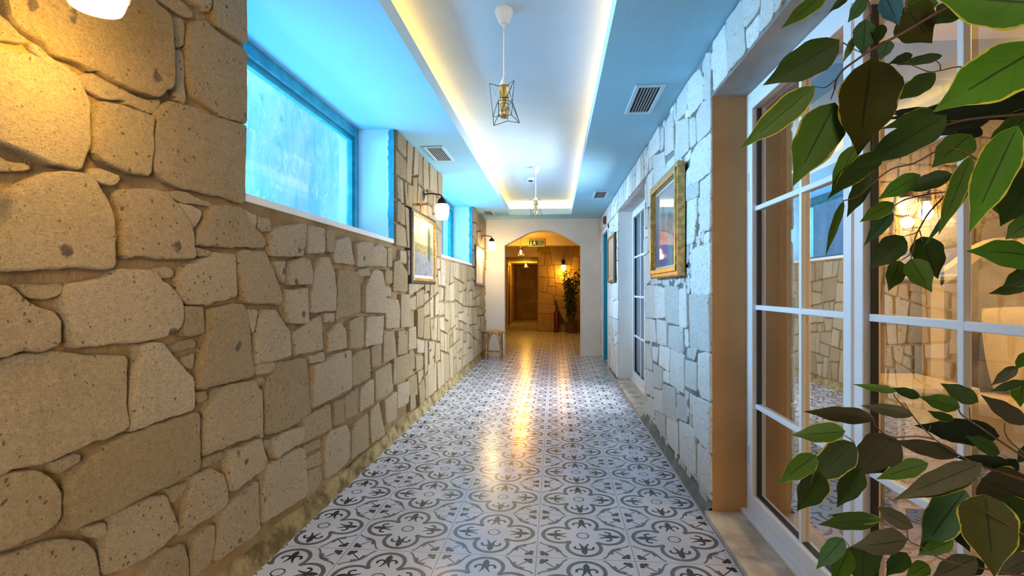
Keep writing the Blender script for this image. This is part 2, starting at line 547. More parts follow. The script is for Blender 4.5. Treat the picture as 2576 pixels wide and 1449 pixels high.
def add_stone(mb, poly, to3, hgt, rng, m=0, seg=.025, jit=.003, grow=0.0):
    if area(poly) < 0: poly = poly[::-1]
    # cut corners then resample
    n = len(poly); ch = []
    for i in range(n):
        p, q = poly[i], poly[(i + 1) % n]; L = hypot(q[0] - p[0], q[1] - p[1])
        k = min(.22, .010 / max(L, 1e-6))
        ch += [(p[0] + (q[0] - p[0]) * k, p[1] + (q[1] - p[1]) * k), (q[0] + (p[0] - q[0]) * k, q[1] + (p[1] - q[1]) * k)]
    pts = []; n = len(ch)
    for i in range(n):
        p, q = ch[i], ch[(i + 1) % n]; L = hypot(q[0] - p[0], q[1] - p[1])
        c_ = max(1, int(L / seg))
        for j in range(c_): pts.append((p[0] + (q[0] - p[0]) * j / c_, p[1] + (q[1] - p[1]) * j / c_))
    pts = [(x + noise.noise(Vector((x * 22, y * 22, 1.3))) * jit * 2 + rng.uniform(-jit, jit) * .5, y + noise.noise(Vector((x * 22, y * 22, 7.7))) * jit * 2 + rng.uniform(-jit, jit) * .5) for x, y in pts]
    n = len(pts)
    cx = sum(q[0] for q in pts) / n; cy = sum(q[1] for q in pts) / n
    tx, ty = rng.uniform(-.035, .035), rng.uniform(-.035, .035)
    x0, x1, y0, y1 = bb(pts); mn = min(x1 - x0, y1 - y0)
    hh = hgt * (rng.uniform(.75, 1.1) if mn > .08 else rng.uniform(.45, .75))
    rings = []
    for off, k in ((-grow, 0.0), (.0005 - grow, .66), (min(.003, mn * .05) - grow, .93), (min(.008, mn * .12) - grow, 1.0)):
        r = inset(pts, off) if off else pts
        rings.append([to3(x, y, (hh + tx * (x - cx) + ty * (y - cy)) * k) for x, y in r])
    v = [p for r in rings for p in r]; f = []
    for i in range(len(rings) - 1):
        for j in range(n):
            j2 = (j + 1) % n
            f.append((i * n + j, i * n + j2, (i + 1) * n + j2, (i + 1) * n + j))
    f.append(tuple((len(rings) - 1) * n + j for j in range(n)))
    mb.add(v, f, m, rng.random())

# traced stone outlines: view origin, view scale, outline in that view
SV = 3.019
VA, VB, VC, VD, VE, VF = (0, 0, SV), (0, 360, SV), (0, 680, SV), (0, 969, SV), (420, 480, SV), (420, 880, SV)
R1, R2 = (1540, 100, 2.683), (1540, 640, 2.07)
TRACE_L = [
 (VA, "30,-50 60,90 110,175 220,260 330,330 400,410 700,540 900,640 1150,740 1285,665 1300,480 1290,130 1130,-20 1000,-120 300,-250"),
 (VA, "-200,-100 0,150 60,170 120,240 190,300 200,335 0,300 -200,260"),
 (VA, "225,330 290,335 400,435 560,540 480,530 390,480 290,385"),
 (VA, "-200,380 -60,385 100,415 230,428 310,450 380,500 560,560 600,640 660,760 665,1060 650,1130 580,1290 400,1250 200,1170 0,1100 -200,1040"),
 (VA, "600,590 700,565 900,665 1140,775 1250,755 1215,830 1160,860 1000,790 950,760 850,750 760,725 650,680"),
 (VA, "740,790 800,770 900,800 1150,880 1145,1000 1150,1130 1130,1340 1000,1310 880,1270 720,1190 710,1000 720,850"),
 (VA, "1185,880 1265,775 1440,800 1600,880 1840,950 1862,960 1862,1548 1600,1475 1380,1425 1250,1375 1165,1270 1155,1100"),
 (VA, "1465,170 1540,160 1640,240 1830,370 1862,400 1862,935 1700,890 1560,800 1470,710 1430,600 1425,420 1430,220"),
 (VA, "1325,370 1400,390 1415,500 1410,640 1420,780 1335,750 1330,560"),
 (VA, "1310,130 1390,150 1408,220 1395,350 1330,340 1310,200"),
 (VA, "1150,-30 1300,60 1440,140 1470,130 1450,80 1340,-30"),
 (VA, "1380,-30 1560,80 1582,60 1582,-60"),
 (VA, "1612,-60 1612,100 1640,190 1840,330 1862,320 1862,-80"),
 (VB, "60,400 200,290 380,225 590,230 690,275 740,370 800,470 830,570 840,860 840,950 0,965 -160,960 -60,780 50,620"),
 (VB, "0,110 80,150 230,170 235,200 80,205 -80,215 -140,100"),
 (VB, "690,190 780,195 920,255 870,325 790,300 700,265"),
 (VB, "900,350 990,365 1100,350 1240,375 1330,460 1380,540 1440,640 1470,870 1180,880 1050,850 940,870 930,560 880,400"),
 (VB, "1245,378 1380,365 1600,460 1610,490 1500,455 1400,455 1330,420"),
 (VB, "1355,470 1440,475 1535,525 1490,650 1440,620"),
 (VB, "1165,960 1250,935 1320,970 1310,1010 1220,1020"),
 (VC, "500,114 700,75 900,0 1130,0 1210,95 1340,220 1360,260 1355,420 1300,480 1180,520 990,550 930,540 560,590 520,430 480,350 480,180"),
 (VC, "-150,110 -80,120 70,130 250,280 410,310 440,420 455,560 330,600 160,605 0,650 -150,690"),
 (VC, "150,115 230,105 470,110 465,190 370,210 200,190"),
 (VC, "-150,730 0,695 220,630 500,625 965,655 942,800 940,1050 965,1190 900,1240 700,1302 560,1352 330,1462 100,1502 0,1552 -150,1600"),
 (VC, "1045,575 1140,555 1210,565 1290,660 1440,830 1450,1060 1200,1140 980,1230 985,1040 1010,850 1040,700"),
 (VC, "1370,275 1520,275 1535,480 1440,500 1375,490"),
 (VC, "1265,590 1350,550 1480,530 1495,575 1310,625"),
 (VC, "1365,690 1480,630 1460,760 1400,730"),
 (VE, "80,660 150,560 330,500 350,475 500,485 510,800 300,860 170,860 90,810"),
 (VE, "300,900 420,870 560,860 600,950 615,1120 650,1400 500,1440 215,1505 240,1300 290,1060"),
 (VF, "400,280 640,235 690,330 698,630 600,670 460,720 270,800 280,600 300,450 350,340"),
 (VF, "200,330 310,310 320,370 230,400"),
 (VF, "275,840 440,770 460,800 330,870 265,885"),
 (VF, "470,770 700,672 750,840 740,890 490,1070 460,1000 455,900"),
 (VF, "200,960 320,900 420,950 445,1050 460,1150 420,1220 250,1310 90,1420 150,1200 170,1060"),
 (VD, "500,740 640,590 760,480 970,380 1490,200 1500,640 1200,790 850,960 500,1120 490,1000"),
 (VD, "370,600 600,512 590,580 430,670"),
 (VD, "-150,720 0,690 280,640 380,730 460,830 430,1040 320,1120 150,1180 0,1250 -150,1300"),
 (VD, "20,1300 400,1170 640,1190 720,1260 750,1400 740,1600 500,1720 -150,1900 -150,1380"),
 (VD, "850,990 1000,920 1240,830 1290,950 1340,1100 1240,1200 1050,1330 900,1400 780,1430 790,1250 830,1080"),
 (VD, "1270,800 1450,730 1400,820 1320,890 1280,870"),
 (VD, "660,1090 800,1040 800,1120 760,1150 700,1130"),
 (VD, "1240,1250 1390,1210 1430,1300 1440,1480 1000,1700 1080,1420"),
 (VD, "1480,1150 1620,1060 1600,1330 1520,1430 1460,1440"),
 (VF, "390,1300 430,1220 560,1090 690,1000 700,1370 640,1420 370,1600 350,1560"),
 (VF, "720,1000 750,880 1010,740 1040,760 1055,1060 1040,1110 720,1310 710,1150"),
 (VF, "1020,590 1010,700 820,820 790,780 800,690 900,620"),
 (VF, "735,700 795,682 795,740 745,750"),
 (VF, "705,340 735,300 725,500 735,640 720,675 705,520"),
 (VF, "840,100 1060,60 1070,200 1085,470 1000,540 880,610 745,640 740,400 750,260 800,190"),
 (VF, "660,120 820,85 830,130 800,170 690,190 655,160"),
 (VF, "660,230 745,208 745,260 690,270"),
 (VF, "1072,50 1200,20 1200,80 1100,108"),
 (VF, "1105,130 1200,90 1260,40 1390,5 1390,290 1240,370 1090,440 1095,280"),
 (VF, "1030,520 1230,410 1240,600 1130,660 1030,710 1024,600"),
 (VF, "1050,730 1170,680 1170,740 1060,790"), (VF, "1060,830 1170,770 1170,870 1060,910"),
 (VF, "1060,930 1170,880 1180,1000 1050,1140"),
 (VF, "1190,700 1230,620 1360,570 1385,640 1378,830 1290,920 1190,980 1185,850"),
 (VF, "1395,640 1420,565 1530,480 1535,740 1390,830"),
 (VF, "1545,560 1550,470 1610,400 1650,640 1550,710"),
 (VF, "1250,400 1330,370 1335,550 1250,580"), (VF, "1345,360 1450,290 1450,480 1345,530"),
 (VF, "1460,300 1555,220 1558,410 1460,470"), (VF, "1570,170 1700,100 1705,310 1570,390"),
 (VF, "1400,60 1440,20 1535,-10 1538,210 1400,280"), (VF, "1548,-20 1620,-50 1620,110 1552,140"),
 (VF, "1715,70 1830,30 1835,200 1715,260"), (VF, "1645,390 1735,320 1730,520 1655,560"),
 (VF, "1745,270 1830,240 1830,400 1745,450"),
 (VE, "530,490 560,460 730,465 790,590 870,800 865,860 580,850 550,740 520,600"),
 (VE, "800,540 885,530 880,700 830,630"), (VE, "590,900 690,905 650,1085 610,1000"),
 (VE, "720,900 830,910 930,1060 945,1250 800,1290 655,1310 660,1170 690,1030"),
 (VE, "200,415 345,110 560,120 640,250 740,350 755,400 720,435"),
 (VE, "205,440 320,455 330,490 220,495"),
 (VE, "700,200 790,220 810,300 730,300 700,260"), (VE, "590,150 690,190 680,290 640,240"),
 (VE, "800,310 860,270 1040,250 1050,330 1020,500 780,490 785,380"),
 (VE, "1060,310 1080,262 1190,292 1185,470 1060,475"), (VE, "1200,300 1270,310 1250,470 1200,450"),
 (VE, "1270,380 1380,350 1420,560 1260,545 1255,480"),
 (VE, "930,540 1010,515 1070,530 1090,600 1080,710 895,710 905,600"),
 (VE, "1160,510 1220,500 1260,620 1275,760 1265,910 1070,925 1085,740 1110,600"),
 (VE, "890,760 1060,740 1060,1000 920,1010 890,900"),
 (VE, "1300,600 1440,620 1460,760 1460,920 1280,980 1290,800"),
 (VE, "1430,400 1550,390 1560,570 1440,575"), (VE, "1570,430 1620,405 1665,450 1660,575 1570,570"),
 (VE, "1455,600 1540,590 1540,645 1460,650"), (VE, "1560,600 1630,610 1655,760 1650,930 1495,920 1500,740"),
 (VE, "950,1080 1100,980 1170,950 1190,1200 970,1250"), (VE, "1190,930 1270,930 1272,990 1190,1000"),
 (VE, "1215,1080 1310,1000 1360,1060 1365,1190 1215,1230"), (VE, "1380,990 1480,950 1480,1185 1380,1200"),
 (VE, "1510,960 1640,950 1625,1160 1495,1180"), (VE, "1660,820 1750,830 1765,900 1760,1040 1660,1045"),
 (VE, "1720,540 1760,530 1815,620 1815,770 1715,760"), (VE, "1640,1070 1720,1060 1735,1260 1630,1310"),
 (VE, "1770,790 1830,790 1845,1030 1770,1035"), (VE, "1645,600 1700,610 1700,705 1645,700"),
 (VE, "1655,730 1708,735 1705,800 1655,800"), (VE, "1675,430 1710,430 1705,580 1670,570"),
 (VE, "1745,1070 1810,1060 1815,1230 1745,1250"), (VE, "1825,1050 1885,1030 1890,1195 1825,1210"),
]
TRACE_R = [
 (R2, "170,165 215,165 220,330 170,325"), (R2, "222,165 265,180 268,325 222,330"), (R2, "272,165 335,175 338,365 275,350"),
 (R2, "342,185 380,182 382,380 342,370"), (R2, "390,215 500,215 500,510 440,490 390,480"), (R2, "410,-20 500,-60 503,206 410,205"),
 (R2, "170,335 215,345 220,455 170,445"), (R2, "224,340 280,355 280,475 225,460"), (R2, "286,375 362,385 365,515 285,480"),
 (R2, "370,395 385,395 385,480 370,475"), (R2, "380,490 430,495 420,545 380,530"), (R2, "440,520 500,520 505,765 450,740 435,690"),
 (R2, "372,555 430,570 432,710 370,680"), (R2, "295,495 365,525 365,720 292,670"), (R2, "240,475 290,495 288,610 240,570"),
 (R2, "202,482 236,490 230,560 205,545"), (R2, "170,465 198,480 203,605 170,590"), (R2, "212,578 255,600 255,700 213,688"),
 (R2, "170,600 208,620 210,740 172,720"), (R2, "260,610 288,620 288,670 260,655"), (R2, "262,680 320,705 325,870 262,830"),
 (R2, "214,702 256,715 256,830 216,800"), (R2, "175,740 211,760 214,850 175,830"), (R2, "330,730 378,755 380,870 335,850"),
 (R2, "405,740 506,785 505,1040 410,920"), (R2, "340,870 400,900 425,950 430,1150 345,1060"), (R2, "278,845 330,880 335,1040 280,1000"),
 (R2, "220,820 272,850 275,985 225,940"), (R2, "178,850 216,870 218,930 180,890"), (R2, "438,990 508,1055 510,1250 438,1165"),
 (R2, "350,1075 425,1160 430,1240 358,1130"), (R2, "285,1010 340,1060 340,1110 290,1050"), (R2, "434,1190 508,1268 505,1330 440,1255"),
 (R1, "500,270 570,200 600,280 595,410 510,520 500,400"), (R1, "425,350 490,270 490,480 425,545"),
 (R1, "615,60 720,-20 730,240 660,385 605,400"), (R1, "595,430 648,405 653,600 560,690 557,510"),
 (R1, "515,540 550,530 550,690 515,730"), (R1, "420,560 500,530 505,740 415,830"),
 (R1, "653,630 653,880 560,960 515,970 515,790 560,710"), (R1, "345,570 405,480 410,740 345,780"),
 (R1, "240,640 310,570 315,730 240,800"), (R1, "275,790 340,760 350,900 280,990"),
 (R1, "578,970 650,905 650,1275 582,1295"), (R1, "490,1000 570,960 570,1050 490,1085"),
 (R1, "490,1100 562,1070 560,1200 545,1360 490,1380"), (R1, "360,840 410,785 410,880 352,930"),
]
def trace(lst, X, y0, y1, z1):
    out = []
    for (ox, oy, sc), t in lst:
        p = []
        for q in t.split():
            x, y = q.split(',')
            w = on_x(ox + float(x) / sc, oy + float(y) / sc, X)
            p.append((max(y0, min(y1, w.y)), max(.09, min(z1, w.z))))
        # drop degenerate repeats
        r = [p[i] for i in range(len(p)) if hypot(p[i][0] - p[i - 1][0], p[i][1] - p[i - 1][1]) > 1e-4]
        if len(r) > 2 and abs(area(r)) > 2e-4: out.append(r)
    return out

# ------------------------------------------------------------------ setting: corridor
ZC = 2.49; XL = -1.305; XR = .825; YA = 9.4
W1 = (2.05, 4.04); W2 = (5.72, 7.94); SILL = 1.6
D1 = (.83, 2.79); D2 = (4.83, 6.79); D3 = (7.97, 8.9); ZD = 2.215

# floor (tiled, runs through the arch)
struct('floor', MB().box(-1.9, .86, -3.2, 9.6, -.1, 0).box(-2.0, 3.2, 9.6, 21.0, -.1, 0), TILE)

# left wall
mb = MB()
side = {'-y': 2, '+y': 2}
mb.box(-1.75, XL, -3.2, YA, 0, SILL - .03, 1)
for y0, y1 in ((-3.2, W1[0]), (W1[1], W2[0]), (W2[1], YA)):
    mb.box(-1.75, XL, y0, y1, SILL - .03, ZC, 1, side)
rng = random.Random(11)
tl = trace(TRACE_L, -1.283, -1.2, 99, ZC - .01)
tl = [[(min(y, W1[0] - .004) if z > SILL and y < 2.6 else y, z) for y, z in p] for p in tl]
rects = [(-1.2, 4.35, .10, SILL - .05), (-1.2, W1[0], SILL - .05, ZC), (W1[1] + .005, W2[0] - .005, SILL - .05, ZC),
         (4.35, YA, .10, SILL - .05), (W2[1] + .005, YA, SILL - .05, ZC)]
stones = fill(tl, rects, .25, rng, .026)
for p in stones:
    add_stone(mb, p, lambda a, b, h: (XL + h, a, b), .036, rng, 0, seg=.022 if p[0][0] < 3.5 else .05, jit=.0035, grow=.004)
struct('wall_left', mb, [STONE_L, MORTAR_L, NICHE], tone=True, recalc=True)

mb = MB()
ys = [-1.2 + i * .06 for i in range(178)]
prof = [(0, .095), (.022, .085), (.034, .04), (.045, 0)]
v = []; f = []
for i, y in enumerate(ys):
    for j, (dx, z) in enumerate(prof):
        k = noise.noise(Vector((y * 5, j * 1.7, 0)))
        v.append((XL - .002 + dx + k * .010 * (j in (1, 2)), y, max(0, z + k * .022 * (j < 2))))
for i in range(len(ys) - 1):
    for j in range(3):
        a_ = i * 4 + j; f.append((a_, a_ + 4, a_ + 5, a_ + 1))
mb.add(v, f)
struct('baseboard_left', mb, SKIRT, smooth=60)

# right wall with recessed doorways
mb = MB()
jm = {'-y': 2, '+y': 3, '-z': 4}
for y0, y1 in ((-3.2, D1[0]), (D1[1], D2[0]), (D2[1], D3[0]), (D3[1], YA)):
    mb.box(XR, 1.25, y0, y1, 0, ZD, 1, {'-y': 2 if y0 < 3 else 3, '+y': 3})
mb.box(XR, 1.25, -3.2, YA, ZD, ZC, 1, {'-z': 4})
rng = random.Random(5)
tr = trace(TRACE_R, .806, D1[1] + .004, 99, ZC - .01)
def clip_door(p):
    return [(max(y, D1[1] + .004) if z < ZD + .005 else y, z) for y, z in p]
tr = [clip_door(p) for p in tr]
rects = [(D1[1] + .004, D2[0] - .005, .03, ZD), (D2[1] + .005, D3[0] - .06, .03, ZD), (D3[1] + .07, YA, .03, ZD),
         (-.6, YA, ZD + .006, ZC - .005), (-1.2, D1[0] - .005, .03, ZD)]
rs = fill(tr, rects, .24, rng, .022)
rs = fill(rs, rects, .11, rng, .022)
for p in rs:
    add_stone(mb, p, lambda a, b, h: (XR - h, a, b), .014, rng, 0, seg=.03, jit=.003, grow=.0075)
struct('wall_right', mb, [STONE_R, MORTAR_R, JAMB_TAN, PLASTER, GREYREND], tone=True, recalc=True)

# thresholds under the recessed doors
struct('trim_1', MB().box(.785, 1.25, D1[0], D1[1], 0, .035), MARBLE, bevel=.006)
struct('trim_2', MB().box(.785, 1.25, D2[0], D2[1], 0, .035), MARBLE, bevel=.006)
mb = MB()
v = []; f = []
ys = [2.79 + i * .05 for i in range(42)]
for i, y in enumerate(ys):
    k = noise.noise(Vector((y * 6, 3.3, 0)))
    v += [(XR + .002, y, .055 + k * .015), (XR - .018 + k * .005, y, .04 + k * .01), (XR - .035, y, 0)]
for i in range(len(ys) - 1):
    for j in range(2): a_ = i * 3 + j; f.append((a_, a_ + 1, a_ + 4, a_ + 3))
struct('baseboard_right', MB().add(v, f), MORTAR_R, smooth=60)

# ceiling with the long lit tray
TX = (-.787, .273); TYF = 8.85; TYN = -1.6; LIP = .10; ZT = 2.71; REC = .15
mb = MB()
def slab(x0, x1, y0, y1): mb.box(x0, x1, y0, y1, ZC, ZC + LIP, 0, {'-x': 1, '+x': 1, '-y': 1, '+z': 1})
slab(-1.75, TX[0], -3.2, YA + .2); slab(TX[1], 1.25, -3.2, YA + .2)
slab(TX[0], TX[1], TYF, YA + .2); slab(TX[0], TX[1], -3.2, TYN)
mb.box(TX[0] - REC - .3, TX[1] + REC + .3, TYN - REC - .3, TYF + REC + .3, ZT, ZT + .08, 1)
for a_ in ((TX[0] - REC - .05, TX[0] - REC, TYN - REC, TYF + REC), (TX[1] + REC, TX[1] + REC + .05, TYN - REC, TYF + REC),
           (TX[0] - REC, TX[1] + REC, TYF + REC, TYF + REC + .05), (TX[0] - REC, TX[1] + REC, TYN - REC - .05, TYN - REC)):
    mb.box(*a_, ZC + LIP, ZT, 1)
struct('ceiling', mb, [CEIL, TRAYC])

# arch wall
AP = [(90, 460), (300, 345), (450, 270), (600, 190), (680, 155), (750, 132), (830, 112), (900, 98), (980, 88), (1060, 84), (1140, 88), (1220, 100), (1300, 120), (1380, 147), (1470, 188), (1560, 235), (1700, 312), (1940, 460)]
ap = [on_y(1260 + x / 9.659, 570 + y / 9.659, YA) for x, y in AP]
ap = [(p.x, p.z) for p in ap]
axl, axr = ap[0][0], ap[-1][0]
mb = MB()
mb.box(XL - .05, axl, YA, YA + .2, 0, ap[0][1]); mb.box(axr, XR + .1, YA, YA + .2, 0, ap[-1][1])
v = []; f = []
top = [(XL - .05, ZC)] + [(x, ZC) for x, z in ap] + [(XR + .1, ZC)]
low = [(XL - .05, ap[0][1])] + ap + [(XR + .1, ap[-1][1])]
for yy in (YA, YA + .2):
    for (x, z), (x2, z2) in zip(low, top): v += [(x, yy, z), (x2, yy, z2)]
n = len(low)
for i in range(n - 1):
    a_ = 2 * i; f += [(a_, a_ + 2, a_ + 3, a_ + 1), (2 * n + a_, 2 * n + a_ + 1, 2 * n + a_ + 3, 2 * n + a_ + 2), (a_, 2 * n + a_, 2 * n + a_ + 2, a_ + 2)]
mb.add(v, f)
struct('wall_far', mb, ARCHP, recalc=True)

# ------------------------------------------------------------------ windows on the left
def window(idx, y0, y1):
    w = thing('window_%d' % idx, None, None, (0, 0, 0), kind='structure')
    # teal frame sitting .3 m back in the niche
    m = MB(); X0, X1 = -1.67, -1.585
    m.box(X0 + .0008, X1 - .0008, y0 + .001, y1 - .001, ZC - .075, ZC - .001); m.box(X0 + .0008, X1 - .0008, y0 + .001, y1 - .001, SILL, SILL + .06)
    m.box(X0, X1, y1 - .05, y1, SILL, ZC); m.box(X0, X1, y0, y0 + .05, SILL, ZC)
    m.box(X0 + .021, X1 - .026, y0 + .06, y1 - .06, ZC - .11, ZC - .07); m.box(X0 + .02, X1 - .025, y1 - .075, y1 - .045, SILL, ZC)
    build('window_frame', m, TEALP, w, bevel=.004)
    build('pane', pane_quad(-1.642, y0 + .04, y1 - .04, SILL + .05, ZC - .09), GLASS, w)
    build('window_sill', MB().box(-1.68, XL + .012, y0 + .002, y1 - .002, SILL - .03, SILL + .004), ARCHP, w, bevel=.004)
    # ragged plaster edge of the niche, turquoise wash
    m = MB(); v = []; f = []
    zs = [SILL + .005 + (ZC - SILL - .01) * i / 36 for i in range(37)]
    for z in zs:
        k = noise.noise(Vector((z * 13, y1, 0))) * .5 + noise.noise(Vector((z * 40, y1, 2))) * .3
        v += [(XL + .012, y1 - .002 - .006, z), (XL - .035 + k * .03, y1 - .003, z)]
    for i in range(36): f.append((2 * i, 2 * i + 1, 2 * i + 3, 2 * i + 2))
    m.add(v, f)
    build('reveal_edge', m, TEALP, w)
    return w
window(1, *W1); window(2, *W2)

# light well outside: textured blue rendered wall with daylight put in as self-glow, plus added lamps
M = Mat('blue_rendered_wall', rough=.9)
co = M.coord()
st = M.mapping(co, (1, 1.3, .7))
f1 = M.noise(st, 2.2, 6, .65, .6); f2 = M.noise(st, 9, 5, .7, 1.0)
col = M.mix(f1.smooth(.35, .7), (.13, .50, .95), (.30, .62, .97))
col = M.mix(f2.smooth(.5, .75), col, (.48, .76, 1.0))
col = M.mix(M.noise(st, 4, 4, .6, 1.2).smooth(.60, .72) * .7, col, (.06, .40, .85))
M.color(col)
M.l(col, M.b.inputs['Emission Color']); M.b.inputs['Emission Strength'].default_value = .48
M.bump(f2, .4, .03)
BLUEWALL = M.m
mb = MB().box(-2.55, -2.45, -.5, 10.2, .3, 4.2)
struct('wall_outside', mb, BLUEWALL)
struct('ground', MB().box(-2.5, -1.75, -.5, 10.2, .9, 1.0), simple('well_gravel', (.45, .55, .60), .9, var=.3))
BLUE = (.12, .56, 1.0)
for i, (y0, y1) in enumerate((W1, W2)):
    yc = (y0 + y1) / 2
    # added blue fill facing up, hidden below sill height
    lamp('well_blue_fill_low', 'AREA', (-2.15, yc, 1.35), 44, BLUE, .5, y1 - y0 + .4, (0, radians(-148), 0))
    lamp('well_blue_fill_high', 'AREA', (-2.40, yc, 2.2), 36, (.30, .66, 1.0), .4, y1 - y0, (0, radians(-86), 0), spread=radians(84))  # added blue fill for right wall and ceiling, spread keeps it unseen
    lamp('well_skylight', 'AREA', (-2.1, yc, 3.6), 42, (.35, .62, 1.0), .6, y1 - y0 + .6, (0, radians(25), 0))

# ------------------------------------------------------------------ glazed doors on the right
def glazed_door(idx, y0, y1):
    """white frame, two sashes with glazing bars; origin at the corner of the far jamb"""
    d = thing('door_%d' % idx, None, None, (0, y1, 0), kind='structure')
    X0, X1 = 1.0, 1.05; L = y1 - y0; zb, zt = .035, ZD
    m = MB()
    m.box(X0, X1, -.045, 0, zb, zt); m.box(X0, X1, -L, -L + .055, zb, zt)
    m.box(X0 + .0008, X1 - .0008, -L + .001, -.001, zt - .055, zt - .0008); m.box(X0 + .0008, X1 - .0008, -L + .001, -.001, zb + .0008, zb + .05)
    m.box(X0 - .03, X1, -L, 0, zb, zb + .022)
    build('door_frame', m, WHITEP, d, bevel=.004)
    bars = [.109 - 0, .609, 1.109, 1.609]
    def sash(a, b, vert, nm):
        s = MB(); x0, x1 = X0 - .010, X0 + .030; zb2, zt2 = zb + .045, zt - .05; sw = .050
        s.box(x0, x1, b - sw, b, zb2, zt2); s.box(x0, x1, a, a + sw, zb2, zt2)
        s.box(x0 + .0008, x1 - .0008, a + .001, b - .001, zt2 - sw, zt2 - .0008); s.box(x0 + .0008, x1 - .0008, a + .001, b - .001, zb2 + .0008, zb2 + .075)
        o = build('sash', s, WHITEP, d, bevel=.005)
        g = MB()
        for z in (.609, 1.109, 1.609): g.box(X0 + .008, X0 + .026, a + sw, b - sw, z - .012, z + .012)
        for y in vert: g.box(X0 + .007, X0 + .0268, y - .011, y + .011, zb2 + .07, zt2 - sw)
        build('glazing_bars', g, WHITEP, o, bevel=.003)
        build('pane', pane_quad(X0 + .025, a + sw - .01, b - sw + .01, zb2 + .05, zt2 - sw + .01), GLASS_DOOR if idx == 1 else GLASS, o)
        k = MB()
        for yy in (a + sw + .004, b - sw - .004): k.box(X0 + .014, X0 + .034, yy - .005, yy + .005, zb2 + .07, zt2 - sw)
        k.box(X0 + .014, X0 + .034, a + sw, b - sw, zb2 + .072, zb2 + .082)
        build('gasket', k, GASKET, o)
        return o
    s1 = sash(1.816 - 2.79, -.048, (2.215 - 2.79,), 'sash')
    h = MB()
    for z in (.35, 1.75): h.tube([(X0 - .006, -.062, z - .045), (X0 - .006, -.062, z + .045)], .009, 10)
    build('hinge', h, simple('hinge_plastic', (.45, .46, .5), .6), s1, smooth=40)
    sash(-L + .06, 1.800 - 2.79, (1.372 - 2.79,), 'sash')
    return d
glazed_door(1, *D1)
glazed_door(2, *D2)

# third doorway: turquoise door in a white casing
d3 = thing('door_3', None, None, (0, D3[0], 0), kind='structure')
L3 = D3[1] - D3[0]
m = MB().box(XR + .075, XR + .12, .02, L3 - .02, .01, 2.10)
build('door_panel', m, TURQ, d3, bevel=.004)
m = MB().box(XR + .002, XR + .14, 0, .022, 0, 2.14).box(XR + .002, XR + .14, L3 - .022, L3, 0, 2.14).box(XR + .002, XR + .14, 0, L3, 2.12, ZD + .01)
build('door_lining', m, TURQ, d3)
m = MB().box(XR - .028, XR + .01, L3, L3 + .065, 0, 2.19).box(XR - .028, XR + .01, -.055, 0, 0, 2.19).box(XR - .028, XR + .01, -.055, L3 + .065, 2.13, 2.19)
build('door_casing', m, PLASTER, d3, bevel=.004)
m = MB().tube([(XR + .075, .1, 1.02), (XR + .03, .1, 1.02), (XR + .03, .2, 1.02)], .009, 8)
build('door_handle', m, BRASS, d3, smooth=40)

# ------------------------------------------------------------------ bedroom behind door 1
BX1 = 4.3; BY0 = -.3; BY1 = 3.2; ZB = 2.64
struct('floor_bedroom', MB().box(.86, BX1, BY0, BY1, -.1, 0), WOODF)
struct('ceiling_bedroom', MB().box(1.25, BX1, BY0, BY1, ZB, ZB + .1), ROOMCEIL)
mb = MB(); rng = random.Random(21)
mb.box(1.25, BX1, BY1, BY1 + .15, 0, ZB, 1)
mb.box(1.25, BX1, BY1 - .03, BY1, 2.42, ZB, 2)
for p in fill([], [(1.26, BX1, .02, 2.40)], .30, rng, .012):
    add_stone(mb, p, lambda a, b, h: (a, BY1 - h, b), .018, rng, 0, seg=.04, jit=.003)
struct('wall_bedroom', mb, [stone_mat('limestone_bedroom', (.52, .38, .20), (.44, .31, .15), pit=.3), MORTAR_F, GREYREND], tone=True, smooth=35, recalc=True)
struct('wall_bedroom_east', MB().box(BX1, BX1 + .1, BY0, BY1, 0, ZB), PLASTER)
struct('wall_bedroom_south', MB().box(1.25, BX1, BY0 - .1, BY0, 0, ZB), PLASTER)

# tall wardrobe side in the corner by the curtain
w = thing('wardrobe', 'dark wardrobe with cream edge behind the glazed door, beside the tan curtain', 'wardrobe', (1.29, 2.72, 0))
build('carcass', MB().box(0, .28, .02, .44, 0, 2.35), DARKPANEL, w, bevel=.003)
build('side_edge', MB().box(.28, .335, .0, .44, 0, 2.35), CREAMW, w, bevel=.003)

# curtain
def curtain(name, label, X, y0, y1, z0, z1, mat, amp, nf):
    v = []; f = []; N = 90
    for i in range(N + 1):
        t = i / N; y = y0 + (y1 - y0) * t
        x = X + amp * sin(t * nf * 2 * pi) + amp * .35 * sin(t * nf * 4.7 + 1)
        for k in range(9):
            z = z0 + (z1 - z0) * k / 8
            sp = 1 + .10 * (1 - k / 8) * sin(t * 9)
            v.append((x * 1.0 + (sp - 1) * amp, y, z))
    for i in range(N):
        for k in range(8):
            a_ = i * 9 + k; f.append((a_, a_ + 9, a_ + 10, a_ + 1))
    return tag(build(name, MB().add(v, f), mat, smooth=80), label, 'curtain')
curtain('curtain', 'tan curtain hanging in soft folds inside the nearest glazed door', 1.18, 2.53, 2.98, .03, 2.34, CURTAIN, .022, 5)
curtain('curtain', 'blue lit closed curtain behind the farther glazed door', 1.20, D2[0] - .05, D2[1] + .05, .03, 2.3, SHEER, .022, 17)

